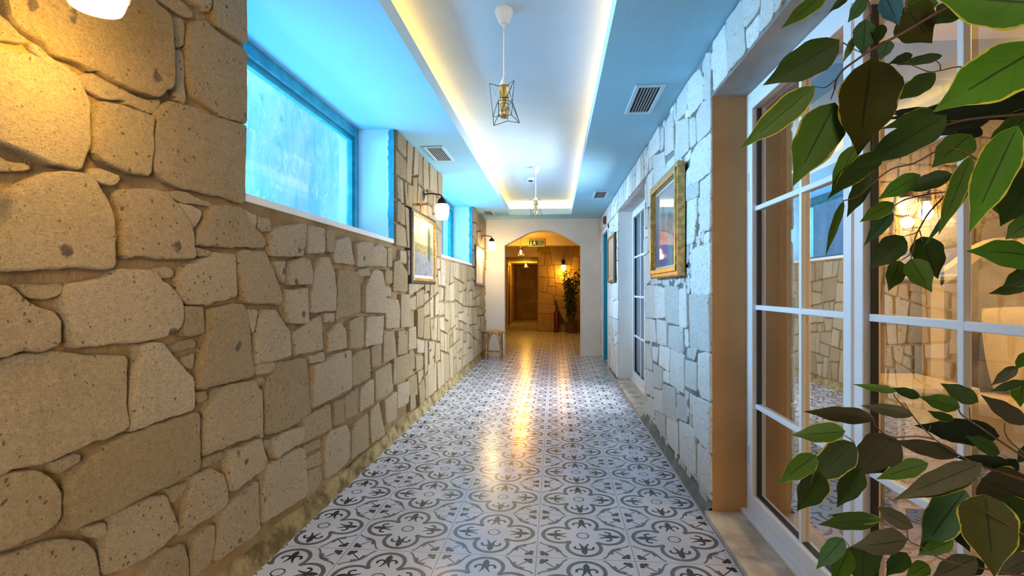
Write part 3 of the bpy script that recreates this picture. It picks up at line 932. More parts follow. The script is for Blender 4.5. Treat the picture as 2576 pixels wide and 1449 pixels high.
# bed: headboard against the stone wall
hb = thing('headboard', 'arched cream headboard with tufted grey beige upholstery against the bedroom stone wall', 'headboard', (3.0, BY1 - .06, 0))
bed = thing('bed', 'bed with cream base and linen covered mattress behind the glazed door', 'bed', (3.0, BY1 - .06, 0))
def arch_z(x): # x local
    t = abs(x) / .85
    return 1.28 + .20 * (1 - t * t) + .04 * cos(t * pi * 3) * (t > .55)
xs = [-.85 + 1.7 * i / 48 for i in range(49)]
m = MB(); v = []; f = []
for x in xs:
    z = arch_z(x)
    for dz, y in ((0, 0.0), (.0, -.07), (-.07, -.07), (-.07, 0.0)): v.append((x, y, z + dz + .05))
for i in range(48):
    for j in range(4):
        a_ = i * 4 + j; b_ = i * 4 + (j + 1) % 4; f.append((a_, b_, b_ + 4, a_ + 4))
m.add(v, f)
m.box(-.90, -.83, -.07, 0, 0, 1.34); m.box(.83, .90, -.07, 0, 0, 1.34)
build('headboard_frame', m, CREAMW, hb, smooth=40)
# tufted panel
v = []; f = []; nx, nz = 60, 40
for i in range(nx + 1):
    x = -.83 + 1.66 * i / nx
    for k in range(nz + 1):
        z = .35 + (arch_z(x) - .02 - .35) * k / nz
        a_, b_ = x / .24, z / .24
        tuft = abs(sin(pi * (a_ + b_) / 1.0)) * abs(sin(pi * (a_ - b_) / 1.0))
        v.append((x, -.02 - .045 * sqrt(max(0, tuft)), z))
for i in range(nx):
    for k in range(nz):
        a_ = i * (nz + 1) + k; f.append((a_, a_ + 1, a_ + nz + 2, a_ + nz + 1))
build('headboard_upholstery', MB().add(v, f), UPHOL, hb, smooth=60)
build('bed_base', MB().box(-.85, .85, -2.0, -.08, .06, .32), CREAMW, bed, bevel=.02)
for lx in (-.78, .78):
    for ly in (-1.9, -.2):
        build('leg', MB().box(lx - .03, lx + .03, ly - .03, ly + .03, 0, .07), CREAMW, bed, bevel=.004)
build('mattress', MB().box(-.83, .83, -1.98, -.08, .32, .64), LINEN, bed, bevel=.06, bsegs=4, smooth=50)
def pillow(name, label, loc, w, h, th, tilt, group=None):
    m = MB(); v = []; f = []; n = 18
    for s_ in (1, -1):
        o = len(v)
        for i in range(n + 1):
            for j in range(n + 1):
                a_, b_ = i / n * 2 - 1, j / n * 2 - 1
                e = (1 - a_ ** 4) * (1 - b_ ** 4)
                y = s_ * th / 2 * max(0, e) ** .5
                pin = 1 - .06 * (a_ * a_ * b_ * b_)
                v.append((a_ * w / 2 * pin, y, (b_ * pin + 1) * h / 2))
        for i in range(n):
            for j in range(n):
                q = o + i * (n + 1) + j; f.append((q, q + 1, q + n + 2, q + n + 1))
    o = build(name, m.add(v, f), LINEN, smooth=70, recalc=True)
    o.location = loc; o.rotation_euler = (radians(tilt), 0, 0)
    return tag(o, label, 'pillow', group)
pillow('pillow', 'cream pillow leaning on the left side of the tufted headboard', (2.62, 2.93, .655), .64, .46, .15, -10)
pillow('pillow', 'cream pillow leaning on the right side of the tufted headboard', (3.32, 2.93, .655), .64, .46, .15, -10)
pillow('pillow', 'smaller cream cushion in front of the leaning bed pillows', (2.72, 2.70, .655), .5, .34, .12, -14)

# nightstand
ns = thing('nightstand', 'cream painted nightstand with two drawers beside the bed', 'nightstand', (1.885, 2.93, 0))
build('carcass', MB().box(-.175, .175, -.20, .22, .10, .68).box(-.175, -.135, -.20, -.16, 0, .1).box(.135, .175, -.20, -.16, 0, .1).box(-.175, -.135, .18, .22, 0, .1).box(.135, .175, .18, .22, 0, .1), CREAMW, ns, bevel=.004)
build('top', MB().box(-.195, .195, -.225, .225, .68, .715), CREAMW, ns, bevel=.008)
for z0, z1 in ((.42, .64), (.15, .38)):
    dr = build('drawer', MB().box(-.15, .15, -.215, -.195, z0, z1), CREAMW, ns, bevel=.004)
    build('knob', MB().lathe([(0.008, 0), (.008, .012), (.016, .018), (.014, .028), (0, .032)], 14, Matrix.Translation((0, -.215, (z0 + z1) / 2)) @ Matrix.Rotation(pi / 2, 4, 'X')), BRASS, dr, smooth=50)

# bedroom wall lamp with wire cage
WARM = (1.0, .60, .20)
BULB = emit('glowing_bulb', (1.0, .66, .24), 22, (1, .9, .7))
bl = thing('wall_lamp', 'lit wall lamp in a wire cage on the bedroom stone wall above the nightstand', 'lamp', (2.06, BY1 - .02, 1.66))
build('backplate', MB().lathe([(.05, 0), (.05, .012), (.03, .02), (0, .022)], 20, Matrix.Translation((0, 0, .08)) @ Matrix.Rotation(pi / 2, 4, 'X')), BLACKM, bl, smooth=40)
build('arm', MB().tube([(0, -.015, .08), (0, -.10, .09), (0, -.13, .07)], .008, 8), BLACKM, bl, smooth=40)
build('bulb_socket', MB().lathe([(.012, .075), (.025, .065), (.025, .03), (0, .03)], 16, Matrix.Translation((0, -.13, 0))), BLACKM, bl, smooth=40)
build('bulb', MB().lathe([(0, -.075), (.022, -.068), (.036, -.04), (.03, -.01), (.014, .03), (0, .032)], 18, Matrix.Translation((0, -.13, 0))), BULB, bl, smooth=60)
m = MB()
ra, rb = .065, .105; za, zb_ = .08, -.12
tops = [Vector((ra * cos(k * pi / 4), -.13 + ra * sin(k * pi / 4), za)) for k in range(8)]
bots = [Vector((rb * cos(k * pi / 4), -.13 + rb * sin(k * pi / 4), zb_)) for k in range(8)]
m.tube(tops, .0032, 6, closed=True); m.tube(bots, .0032, 6, closed=True)
for a_, b_ in zip(tops, bots): m.tube([a_, b_], .0028, 6)
for k in range(0, 8, 2): m.tube([tops[k], Vector((0, -.13, za))], .0028, 6)
build('wire_cage', m, WIREB, bl)

# ------------------------------------------------------------------ wall sconces
SHADE = emit('lit_glass_shade', (1.0, .76, .40), 1.7, (1, .95, .85))
SHADE_GLOW = emit('lit_shade_mouth', (1.0, .86, .55), 5.0, (1, .95, .85))
def sconce(loc, rz, label, group):
    s = thing('wall_sconce', label, 'wall lamp', loc, rz, group)
    Rx = Matrix.Rotation(pi / 2, 4, 'Y')
    build('backplate', MB().lathe([(.052, -.004), (.052, .008), (.044, .016), (.02, .026), (0, .028)], 24, Rx, sx=1.35), BLACKM, s, smooth=40)
    build('arm', MB().tube([(.015, 0, .0), (.06, 0, .012), (.12, 0, .008), (.175, 0, -.002), (.192, 0, -.012), (.195, 0, -.03)], .007, 10), BLACKM, s, smooth=50)
    T_ = Matrix.Translation((.195, 0, 0))
    build('socket_cap', MB().lathe([(0, -.022), (.012, -.024), (.016, -.036), (.036, -.05), (.044, -.075), (.046, -.095), (0, -.095)], 24, T_), BLACKM, s, smooth=40)
    sh = build('lamp_shade', MB().lathe([(0, -.088), (.050, -.092), (.064, -.104), (.071, -.13), (.070, -.165), (.064, -.205), (.056, -.232), (.052, -.240), (.047, -.238), (.045, -.228), (0, -.228)], 32, T_), SHADE, s, smooth=50)
    build('bulb', MB().lathe([(0, -.234), (.03, -.233), (.043, -.2285), (.0, -.2283)], 24, T_), SHADE_GLOW, sh, smooth=50)
    build('trim_ring', MB().tube([(.195 + .0665 * cos(k * pi / 16), .0665 * sin(k * pi / 16), -.205) for k in range(32)], .0016, 6, closed=True), BRASS, sh)
    build('trim_ring', MB().tube([(.195 + .070 * cos(k * pi / 16), .070 * sin(k * pi / 16), -.112) for k in range(32)], .0014, 6, closed=True), BRASS, sh)
    return s
G_SC = 'white glass wall sconces'
sc0 = sconce((XL + .02, 4.88, 2.115), 0, 'lit white glass sconce on dark bronze arm above the landscape painting', G_SC)
dup(sc0, (XL + .02, 8.78, 2.115), 'lit white glass sconce on bronze arm in the corner beside the arch')
dup(sc0, (XL + .02, 1.135, 2.11), 'large lit glass sconce cut by the top edge on the nearest rough stone')
SP = on_y(1417, 655, 14.66)
dup(sc0, (SP.x, 14.66, 1.98), 'lit glass sconce on the lobby stone wall above the potted bamboo', -pi / 2)

# ------------------------------------------------------------------ paintings
def art(name, kind):
    M = Mat(name, rough=.6, spec=.5)
    M.b.inputs['Coat Weight'].default_value = 1.0; M.b.inputs['Coat Roughness'].default_value = .02
    M.b.inputs['Coat IOR'].default_value = 1.5
    co = M.coord(); x, y, z = M.xyz(co)
    n = M.noise(M.mapping(co, (1, 6, 3)), 3, 5, .7, .5); nf = M.noise(co, 28, 4, .7)
    yy = y + (n - .5) * .12; zz = z + (nf - .5) * .08
    if kind == 'land':
        col = M.mix(zz.smooth(-.05, .25), (.42, .36, .22), (.62, .50, .28))
        col = M.mix((zz * -1).smooth(.0, .06), col, (.24, .25, .26))
        col = M.mix((zz * -1).smooth(.02, .12) * nf.smooth(.5, .62), col, (.10, .13, .20))
        col = M.mix(zz.abs().lt(.045) * nf.smooth(.38, .55), col, (.18, .16, .03))
        tree = ((yy - .20) * (yy - .20) / .004 + (zz - .05) * (zz - .05) / .030).lt(1.0)
        col = M.mix(tree * .9, col, (.05, .085, .025))
    elif kind == 'blue':
        col = M.mix(zz.smooth(-.15, .2), (.03, .10, .22), (.17, .24, .27))
        col = M.mix(((yy + .12) * (yy + .12) / .010 + (zz + .17) * (zz + .17) / .02).lt(1) * .9, col, (.01, .30, .32))
        col = M.mix(((yy - .02) * (yy - .02) / .012 + (zz + .20) * (zz + .20) / .012).lt(1) * .8, col, (.02, .09, .42))
        col = M.mix(((yy - .10) * (yy - .10) / .004 + (zz - .02) * (zz - .02) / .02).lt(1) * .8, col, (.10, .06, .10))
        col = M.mix(((yy + .12) * (yy + .12) / .006 + (zz - .01) * (zz - .01) / .006).lt(1) * .8, col, (.03, .07, .05))
        col = M.mix(nf.smooth(.58, .7) * .35, col, (.45, .50, .50))
    else:
        col = M.mix(zz.smooth(-.2, .2), (.50, .42, .32), (.62, .56, .46))
        col = M.mix(((yy + .02) * (yy + .02) / .03 + (zz + .05) * (zz + .05) / .05).lt(1) * .5, col, (.36, .30, .24))
    M.color(col)
    M.bump(nf, .15, .003)
    return M.m
def painting(label, center, w, h, side_, frame_mat, kind, mount=.03, fw=.045, depth=.045, edge=None, inner=None):
    """flat against a side wall; side_=+1 hangs on the left wall (faces +x)"""
    p = thing('painting', label, 'painting', center)
    sx = side_
    def bx(m, d0, d1, y0, y1, z0, z1, k=0):
        a_, b_ = sorted((sx * d0, sx * d1)); m.box(a_, b_, y0, y1, z0, z1, k); return m
    m = MB()
    for i_, (y0, y1, z0, z1) in enumerate(((-w / 2, -w / 2 + fw, -h / 2, h / 2), (w / 2 - fw, w / 2, -h / 2, h / 2), (-w / 2 + .001, w / 2 - .001, h / 2 - fw, h / 2 - .001), (-w / 2 + .001, w / 2 - .001, -h / 2 + .001, -h / 2 + fw))):
        bx(m, .0008 * (i_ > 1), depth - .0008 * (i_ > 1), y0, y1, z0, z1)
    fr = build('frame', m, frame_mat, p, bevel=.006)
    m = MB(); g = fw * .55
    for y0, y1, z0, z1 in ((-w / 2 + g, -w / 2 + fw + .008, -h / 2 + g, h / 2 - g), (w / 2 - fw - .008, w / 2 - g, -h / 2 + g, h / 2 - g), (-w / 2 + g, w / 2 - g, h / 2 - fw - .008, h / 2 - g), (-w / 2 + g, w / 2 - g, -h / 2 + g, -h / 2 + fw + .008)):
        bx(m, .004, depth + .008 - .0008 * (z1 - z0 < .2), y0, y1, z0, z1)
    tag(build('frame_moulding', m, inner or frame_mat, p, bevel=.004))
    build('mount', bx(MB(), .005, .018, -w / 2 + fw, w / 2 - fw, -h / 2 + fw, h / 2 - fw), CREAMMAT, p)
    b = fw + mount
    build('canvas', bx(MB(), .006, .022, -w / 2 + b, w / 2 - b, -h / 2 + b, h / 2 - b), art('painted_' + kind, kind), p)
    if edge:
        m = MB(); bx(m, -.003, depth * .75, -w / 2 - .006, w / 2 + .006, -h / 2 - .006, -h / 2); bx(m, -.003, depth * .75, -w / 2 - .006, -w / 2, -h / 2, h / 2)
        bx(m, -.003, depth * .75, w / 2, w / 2 + .006, -h / 2, h / 2); bx(m, -.003, depth * .75, -w / 2, w / 2, h / 2, h / 2 + .006)
        build('frame_edge', m, edge, p)
    return p
painting('landscape painting with dark tree in gilt and black frame, below the middle sconce', (XL + .022, 4.855, 1.585), .90, .66, 1, DARKF, 'land', edge=DARKF, inner=GOLDF, mount=.035, fw=.042, depth=.035)
painting('pale sepia picture in a thin dark frame on the left wall near the arch', (XL + .022, 8.52, 1.585), .95, .66, 1, DARKF, 'pale', edge=DARKF, inner=BROWNF, depth=.03, fw=.035, mount=.02)
painting('blue and teal painting in a heavy gilt frame on the pale stone pier', (XR - .018, 3.735, 1.645), .92, .72, -1, GOLDF, 'blue', fw=.055, depth=.05)
painting('small pale picture in a brown wooden frame beside the turquoise doorway', (XR - .018, 7.34, 1.63), .82, .66, -1, BROWNF, 'pale2', depth=.03, fw=.035, mount=.02, edge=DARKF)

# ------------------------------------------------------------------ ceiling vents
def vent(label, x, y):
    v_ = thing('ceiling_vent', label, 'air vent', (x, y, ZC), 0, 'rectangular air vents in the ceiling')
    w, l = .19, .52
    m = MB(); b = .028
    m.box(-w / 2, -w / 2 + b, -l / 2, l / 2, -.012, 0); m.box(w / 2 - b, w / 2, -l / 2, l / 2, -.012, 0)
    m.box(-w / 2 + .001, w / 2 - .001, -l / 2 + .001, -l / 2 + b, -.0115, 0); m.box(-w / 2 + .001, w / 2 - .001, l / 2 - b, l / 2 - .001, -.0115, 0)
    build('vent_frame', m, VENTW, v_, bevel=.003)
    build('backing', MB().box(-w / 2 + b, w / 2 - b, -l / 2 + b, l / 2 - b, -.002, 0), VENTD, v_)
    s = MB(); n = 7
    for k in range(1, n):
        x_ = -w / 2 + b + (w - 2 * b) * k / n
        s.bar((x_, -l / 2 + b, -.006), (x_, l / 2 - b, -.006), .008, .004)
    build('slat', s, VENTS, v_)
    return v_
v0 = vent('white air vent above the left stone wall by the first window', -1.10, 4.80)
for x, y, lb in ((-1.12, 8.55, 'small far air vent in the corner above the left wall by the arch'),
                 (.60, 3.55, 'white air vent nearest the camera, right of the lit ceiling tray'),
                 (.61, 7.05, 'far air vent to the right of the lit ceiling tray')):
    dup(v0, (x, y, ZC), lb)

# ------------------------------------------------------------------ pendants
def pendant(loc, label, drop, lit=False):
    """origin on the ceiling"""
    p = thing('pendant_lamp', label, 'pendant lamp', loc, 0, 'wire cage pendant lamps')
    build('canopy', MB().lathe([(.048, 0), (.050, -.012), (.046, -.03), (.030, -.066), (.022, -.078), (.008, -.082), (.008, -.098), (0, -.098)], 28), PLASTW, p, smooth=40)
    build('cord', MB().tube([(0, 0, -.095), (0, 0, -drop + .205)], .004, 8), PLASTW, p, smooth=60)
    z = -drop
    sk = build('bulb_socket', MB().lathe([(.006, .215), (.012, .21), (.024, .196), (.027, .190), (.027, .135), (0, .130)], 24, Matrix.Translation((0, 0, z))), BRASS, p, smooth=40)
    build('socket_cap', MB().lathe([(.005, .245), (.012, .232), (.024, .207), (.027, .197), (0, .196)], 20, Matrix.Translation((0, 0, z))), PLASTW, sk, smooth=40)
    build('bulb', MB().lathe([(0, .02), (.016, .024), (.026, .045), (.028, .07), (.024, .095), (.013, .13), (0, .132)], 20, Matrix.Translation((0, 0, z))), BULB if lit else GOLDBULB, p, smooth=60)
    # folded wire cage: two zigzag rings joined by struts
    m = MB(); n = 6
    tp = [Vector(((.080 if k % 2 else .055) * cos(k * pi / 3 + .3), (.080 if k % 2 else .055) * sin(k * pi / 3 + .3), z + (.205 if k % 2 else .185))) for k in range(n)]
    md = [Vector((.040 * cos(k * pi / 3 + .3 + pi / 6), .040 * sin(k * pi / 3 + .3 + pi / 6), z + .110)) for k in range(n)]
    bt = [Vector(((.086 if k % 2 == 0 else .060) * cos(k * pi / 3 + .3), (.086 if k % 2 == 0 else .060) * sin(k * pi / 3 + .3), z + (.005 if k % 2 == 0 else .028))) for k in range(n)]
    r_ = .0019 if not lit else .003
    for k in range(n):
        k2 = (k + 1) % n
        if k % 2: 
            m.tube([tp[k], bt[k]], r_, 6)
            m.tube([tp[k], Vector((0, 0, z + .19))], r_, 6)
            m.tube([tp[k], md[k]], r_, 6)
        else:
            m.tube([bt[k], md[k - 1]], r_, 6); m.tube([bt[k], tp[k2]], r_, 6)
        m.tube([md[k], md[k2]], r_, 6)
        m.tube([bt[k], bt[k2]], r_, 6)
        m.tube([md[k], bt[k2]], r_, 6)
    build('wire_cage', m, WIREB if lit else WIRE, p)
    return p
GOLDBULB = Mat('amber_gilt_bulb', (.80, .55, .22), .12, .75).m
p0 = pendant((-.276, 2.76, ZT), 'unlit wire cage pendant with gilt bulb hanging nearest, below white canopy', ZT - 2.10)
dup(p0, (-.241, 6.33, ZT), 'unlit wire cage pendant at the far end of the lit ceiling tray')
tag(p0, group='wire cage pendant lamps')
sd = thing('smoke_detector', 'small white smoke detector on the tray ceiling beyond the second pendant', 'smoke detector', (-.335, 6.97, ZT))
build('body', MB().lathe([(.055, 0), (.055, -.012), (.045, -.03), (.02, -.036), (0, -.036)], 24), PLASTW, sd, smooth=40)
build('sensor_ring', MB().lathe([(.03, -.034), (.028, -.043), (0, -.044)], 20), VENTD, sd, smooth=40)

# small dark wall box above the turquoise doorway
wb = thing('wall_box', 'small dark box on the wall above the turquoise doorway', 'alarm box', (XR, 8.35, 2.31))
build('body', MB().box(-.055, 0, -.06, .06, -.06, .06), simple('dark_red_plastic', (.10, .04, .04), .4), wb, bevel=.008)
build('front_plate', MB().box(-.060, -.055, -.04, .04, -.04, .04), DARKF, wb, bevel=.001)

# ------------------------------------------------------------------ bamboo stool
st = thing('bamboo_stool', 'round bamboo stool with arched braces in the corner before the arch', 'stool', (-1.055, 8.85, 0))
build('seat', MB().lathe([(0, .462), (.165, .462), (.185, .468), (.188, .478), (.18, .487), (.1, .490), (0, .490)], 32), BAMBOO, st, smooth=40)
build('seat_rim', MB().tube([(.185 * cos(k * pi / 16), .185 * sin(k * pi / 16), .462) for k in range(32)], .014, 8, closed=True), BAMBOO, st, smooth=60)
lp = []
for k in range(4):
    a_ = pi / 4 + k * pi / 2
    t0 = Vector((.165 * cos(a_), .165 * sin(a_), .46)); t1 = Vector((.185 * cos(a_), .185 * sin(a_), 0))
    lp.append((t0, t1))
    build('leg', MB().tube([t0.lerp(t1, q) for q in (0, .3, .32, .34, .65, .67, .69, 1)], [.015, .014, .0165, .014, .014, .0165, .014, .014], 10), BAMBOO, st, smooth=60)
for k in range(4):
    p, q = lp[k], lp[(k + 1) % 4]
    a_ = p[0].lerp(p[1], .75); b_ = q[0].lerp(q[1], .75)
    build('stretcher', MB().tube([a_, b_], .010, 8), BAMBOO, st, smooth=60)
    c0 = p[0].lerp(p[1], .55); c1 = q[0].lerp(q[1], .55); tp_ = (p[0] + q[0]) / 2
    pts = []
    for i in range(13):
        t = i / 12; base = c0.lerp(c1, t); base.z = c0.z + (.45 - c0.z) * (1 - abs(2 * t - 1) ** 2.6); pts.append(base)
    build('arched_brace', MB().tube(pts, .008, 8), BAMBOO, st, smooth=60)

# ------------------------------------------------------------------ lobby beyond the arch
YB = 14.7; YP = 20.7; XLB = -1.58; XP = -.51; ZL = 2.46
mb = MB(); rng = random.Random(3)
mb.box(XLB - .1, XLB, YA + .2, YP, 0, ZL, 1)
for p in fill([], [(YA + .2, YP, .02, 2.44)], .34, rng, .012):
    add_stone(mb, p, lambda a, b, h: (XLB + h, a, b), .02, rng, 0, seg=.1)
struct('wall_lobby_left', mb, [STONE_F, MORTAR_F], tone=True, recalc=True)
mb = MB()
mb.box(XP, 3.2, YB, YB + .15, 0, ZL, 1, {'-x': 2})
for p in fill([], [(XP + .01, 2.2, .02, 2.44)], .36, rng, .012):
    add_stone(mb, p, lambda a, b, h: (a, YB - h, b), .02, rng, 0, seg=.1)
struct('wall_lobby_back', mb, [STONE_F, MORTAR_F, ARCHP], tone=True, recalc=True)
mb = MB()
mb.box(XLB - .1, XP, YP, YP + .15, 0, ZL, 1); mb.box(XP, XP + .1, YB + .15, YP, 0, ZL, 1)
for p in fill([], [(XLB, XP, .02, 2.2)], .34, rng, .012):
    add_stone(mb, p, lambda a, b, h: (a, YP - h, b), .02, rng, 0, seg=.1)
struct('wall_passage_back', mb, [STONE_F, MORTAR_F], tone=True, recalc=True)
struct('wall_lobby_right', MB().box(2.2, 2.3, YA + .2, YB, 0, ZL), ARCHP)
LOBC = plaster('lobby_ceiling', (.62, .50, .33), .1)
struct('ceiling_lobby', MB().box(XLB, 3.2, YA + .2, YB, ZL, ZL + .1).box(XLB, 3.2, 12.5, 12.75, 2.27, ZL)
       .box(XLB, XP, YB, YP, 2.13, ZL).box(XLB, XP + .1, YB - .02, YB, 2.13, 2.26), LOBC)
# passage door casing on the left wall
d4 = thing('door_4', None, None, (XLB, 16.6, 0), kind='structure')
build('door_casing', MB().box(.0, .05, 0, .09, 0, 2.0).box(0, .05, .95, 1.04, 0, 2.0).box(0, .05, 0, 1.04, 2.0, 2.09), CREAMW, d4, bevel=.004)
build('door_panel', MB().box(.005, .03, .09, .95, 0, 2.0), simple('brown_door', (.10, .05, .02), .5), d4)

# lit pendants in the lobby
PA = on_y(1310, 634, 11.9); PB_ = on_y(1323, 667, 17.6)
pl = pendant((PA.x, 11.9, ZL), 'glowing wire cage pendant just beyond the arch, left of the exit sign', ZL - PA.z + .085, True)
pl2 = dup(pl, (PB_.x, 17.6, 2.13), 'smaller glowing wire cage pendant deep in the passage beyond the arch')
sh = 2.13 - PB_.z + .085
for ch in pl2.children:   # shorter drop in the low passage
    ch.location.z += (ZL - PA.z + .085) - sh if ch.name.split('.')[0] not in ('canopy',) else 0
for ch in pl2.children:
    if ch.name.split('.')[0] == 'cord':
        ch.location.z = 0; ch.scale.z = (sh - .2) / (ZL - PA.z + .085 - .2)
# emergency spot in the passage
es = on_y(1344, 656, 20.6)
sl = thing('emergency_light', 'tiny bright light high on the passage end wall', 'light', (es.x, 20.69, es.z))
build('housing', MB().box(-.06, .06, -.05, 0, -.035, .035), PLASTW, sl, bevel=.005)
build('lens', MB().box(-.035, .035, -.056, -.05, -.02, .02), emit('spot_lens', (1, .95, .9), 6), sl)

# exit sign
sg = on_y(1349.3, 611, 12.42)
sign = thing('exit_sign', 'green emergency exit sign with white pictograms hanging from the lobby bulkhead', 'exit sign', (sg.x, 12.49, sg.z))
DG = simple('sign_green', (.008, .045, .022), .4); WS = emit('sign_white', (.75, .85, .60), .35, (.6, .7, .5))
build('housing', MB().box(-.192, .192, -.03, .005, -.082, .082), simple('sign_housing', (.62, .50, .30), .4), sign, bevel=.004)
face = build('sign_face', MB().box(-.176, .176, -.033, -.029, -.064, .064), DG, sign)
m = MB()
def flat(m, pts):
    n = len(pts); y0 = -.0355; v = [(x, y0, z) for x, z in pts] + [(x, -.033, z) for x, z in pts]
    m.add(v, [tuple(range(n))] + [(i, (i + 1) % n, n + (i + 1) % n, n + i) for i in range(n)])
def disc(m, x, z, r): flat(m, [(x + r * cos(k * pi / 6), z + r * sin(k * pi / 6)) for k in range(12)])
# left pictogram: figure at a doorway
flat(m, [(-.160, -.05), (-.108, -.05), (-.112, -.03), (-.122, -.02), (-.122, .018), (-.146, .018), (-.146, -.02), (-.156, -.03)])
disc(m, -.134, .035, .013)
build('doorway_symbol', m, WS, face)
m = MB()
disc(m, -.050, .038, .012)
flat(m, [(-.066, .022), (-.044, .026), (-.036, .0), (-.05, -.012), (-.068, .0)])
for a_, b_ in (((-.05, .018), (-.02, .006)), ((-.062, .016), (-.086, .004)), ((-.045, -.006), (-.026, -.022)), ((-.026, -.022), (-.03, -.048)), ((-.058, -.006), (-.07, -.028)), ((-.07, -.028), (-.092, -.036))):
    dx, dz = b_[0] - a_[0], b_[1] - a_[1]; L = hypot(dx, dz); nx_, nz_ = -dz / L * .0055, dx / L * .0055
    flat(m, [(a_[0] + nx_, a_[1] + nz_), (b_[0] + nx_, b_[1] + nz_), (b_[0] - nx_, b_[1] - nz_), (a_[0] - nx_, a_[1] - nz_)])
build('running_figure', m, WS, face, recalc=True)
SGT = emit('sign_letters', (.45, .62, .40), .22, (.4, .5, .35))
def lettering(txt, x, z, size):
    c = bpy.data.curves.new('lettering', 'FONT'); c.body = txt; c.size = size; c.extrude = .0008; c.align_x = 'LEFT'
    t = bpy.data.objects.new('lettering_source', c); COL.objects.link(t)
    me = bpy.data.meshes.new_from_object(t.evaluated_get(bpy.context.evaluated_depsgraph_get()))
    bpy.data.objects.remove(t)
    me.materials.clear(); me.materials.append(SGT)
    o = bpy.data.objects.new('lettering', me); COL.objects.link(o); o.parent = face
    o.location = (x, -.0345, z); o.rotation_euler = (pi / 2, 0, 0)
    return o
lettering('ACİL', .022, .008, .058); lettering('ÇIKIŞ', .022, -.048, .058)

# fire extinguisher
fx = on_y(1400, 833, 14.45)
ext = thing('fire_extinguisher', 'dark red fire extinguisher with black horn by the lobby stone wall', 'fire extinguisher', (fx.x, 14.45, 0))
build('cylinder', MB().lathe([(0, 0), (.074, 0), (.078, .01), (.078, .54), (.07, .575), (.045, .605), (.026, .62), (0, .62)], 24), REDM, ext, smooth=40)
build('valve', MB().lathe([(.022, .615), (.022, .67), (.03, .68), (.012, .70), (0, .70)], 14).bar((-.02, 0, .70), (.02, -.0, .73), .02, .012), BLACKM, ext, smooth=40)
build('carry_handle', MB().tube([(.02, 0, .70), (-.02, 0, .76), (-.045, 0, .88), (-.03, 0, .90), (0, 0, .82), (.02, 0, .72)], .012, 8), BLACKR, ext, smooth=60)
build('hose', MB().tube([(-.01, -.02, .80), (.02, -.05, .72), (.055, -.06, .62), (.09, -.06, .5)], .014, 8), BLACKR, ext, smooth=60)
build('horn', MB().tube([(.085, -.06, .52), (.105, -.06, .45), (.14, -.06, .33), (.165, -.06, .24)], [.018, .032, .046, .05], 12), BLACKR, ext, smooth=60)

# potted bamboo in the lobby
bp = on_y(1438, 835, 14.3)
pb = thing('potted_bamboo', 'tall leafy potted bamboo in a brown woven pot beyond the arch', 'potted plant', (bp.x, 14.3, 0))
build('pot', MB().lathe([(0, 0), (.13, 0), (.14, .02), (.158, .26), (.165, .27), (.165, .29), (.145, .29), (.14, .25), (0, .25)], 24), POTB, pb, smooth=40)
rng = random.Random(9)
m = MB(); lf = MB()
for k in range(9):
    a_ = rng.uniform(0, 2 * pi); r0 = rng.uniform(.01, .07); r1 = rng.uniform(.05, .22); h = rng.uniform(1.25, 1.8)
    pts = [Vector((cos(a_) * (r0 + (r1 - r0) * t * t), sin(a_) * (r0 + (r1 - r0) * t * t), .24 + (h - .24) * t)) for t in (0, .25, .5, .75, 1)]
    m.tube(pts, [.009, .008, .007, .006, .003], 6)
    for j in range(75):
        t = rng.uniform(.10, 1.0) ** .75; i = min(3, int(t * 4)); p = pts[i].lerp(pts[i + 1], t * 4 - i)
        d = Vector((rng.uniform(-1, 1), rng.uniform(-1, 1), rng.uniform(-.9, .5))).normalized()
        p = p + d * rng.uniform(0, .10)
        L = rng.uniform(.08, .14); w_ = L * .2; sdv = d.cross(Vector((0, 0, 1))).normalized() if abs(d.z) < .95 else Vector((1, 0, 0))
        e = p + d * L; mid = p + d * L * .4 + Vector((0, 0, .012))
        lf.add([p, mid + sdv * w_, e + Vector((0, 0, -.03)), mid - sdv * w_], [(0, 1, 2), (0, 2, 3)])
build('stem', m, BARK, pb, smooth=60)
build('foliage', lf, LEAF_FAR, pb)

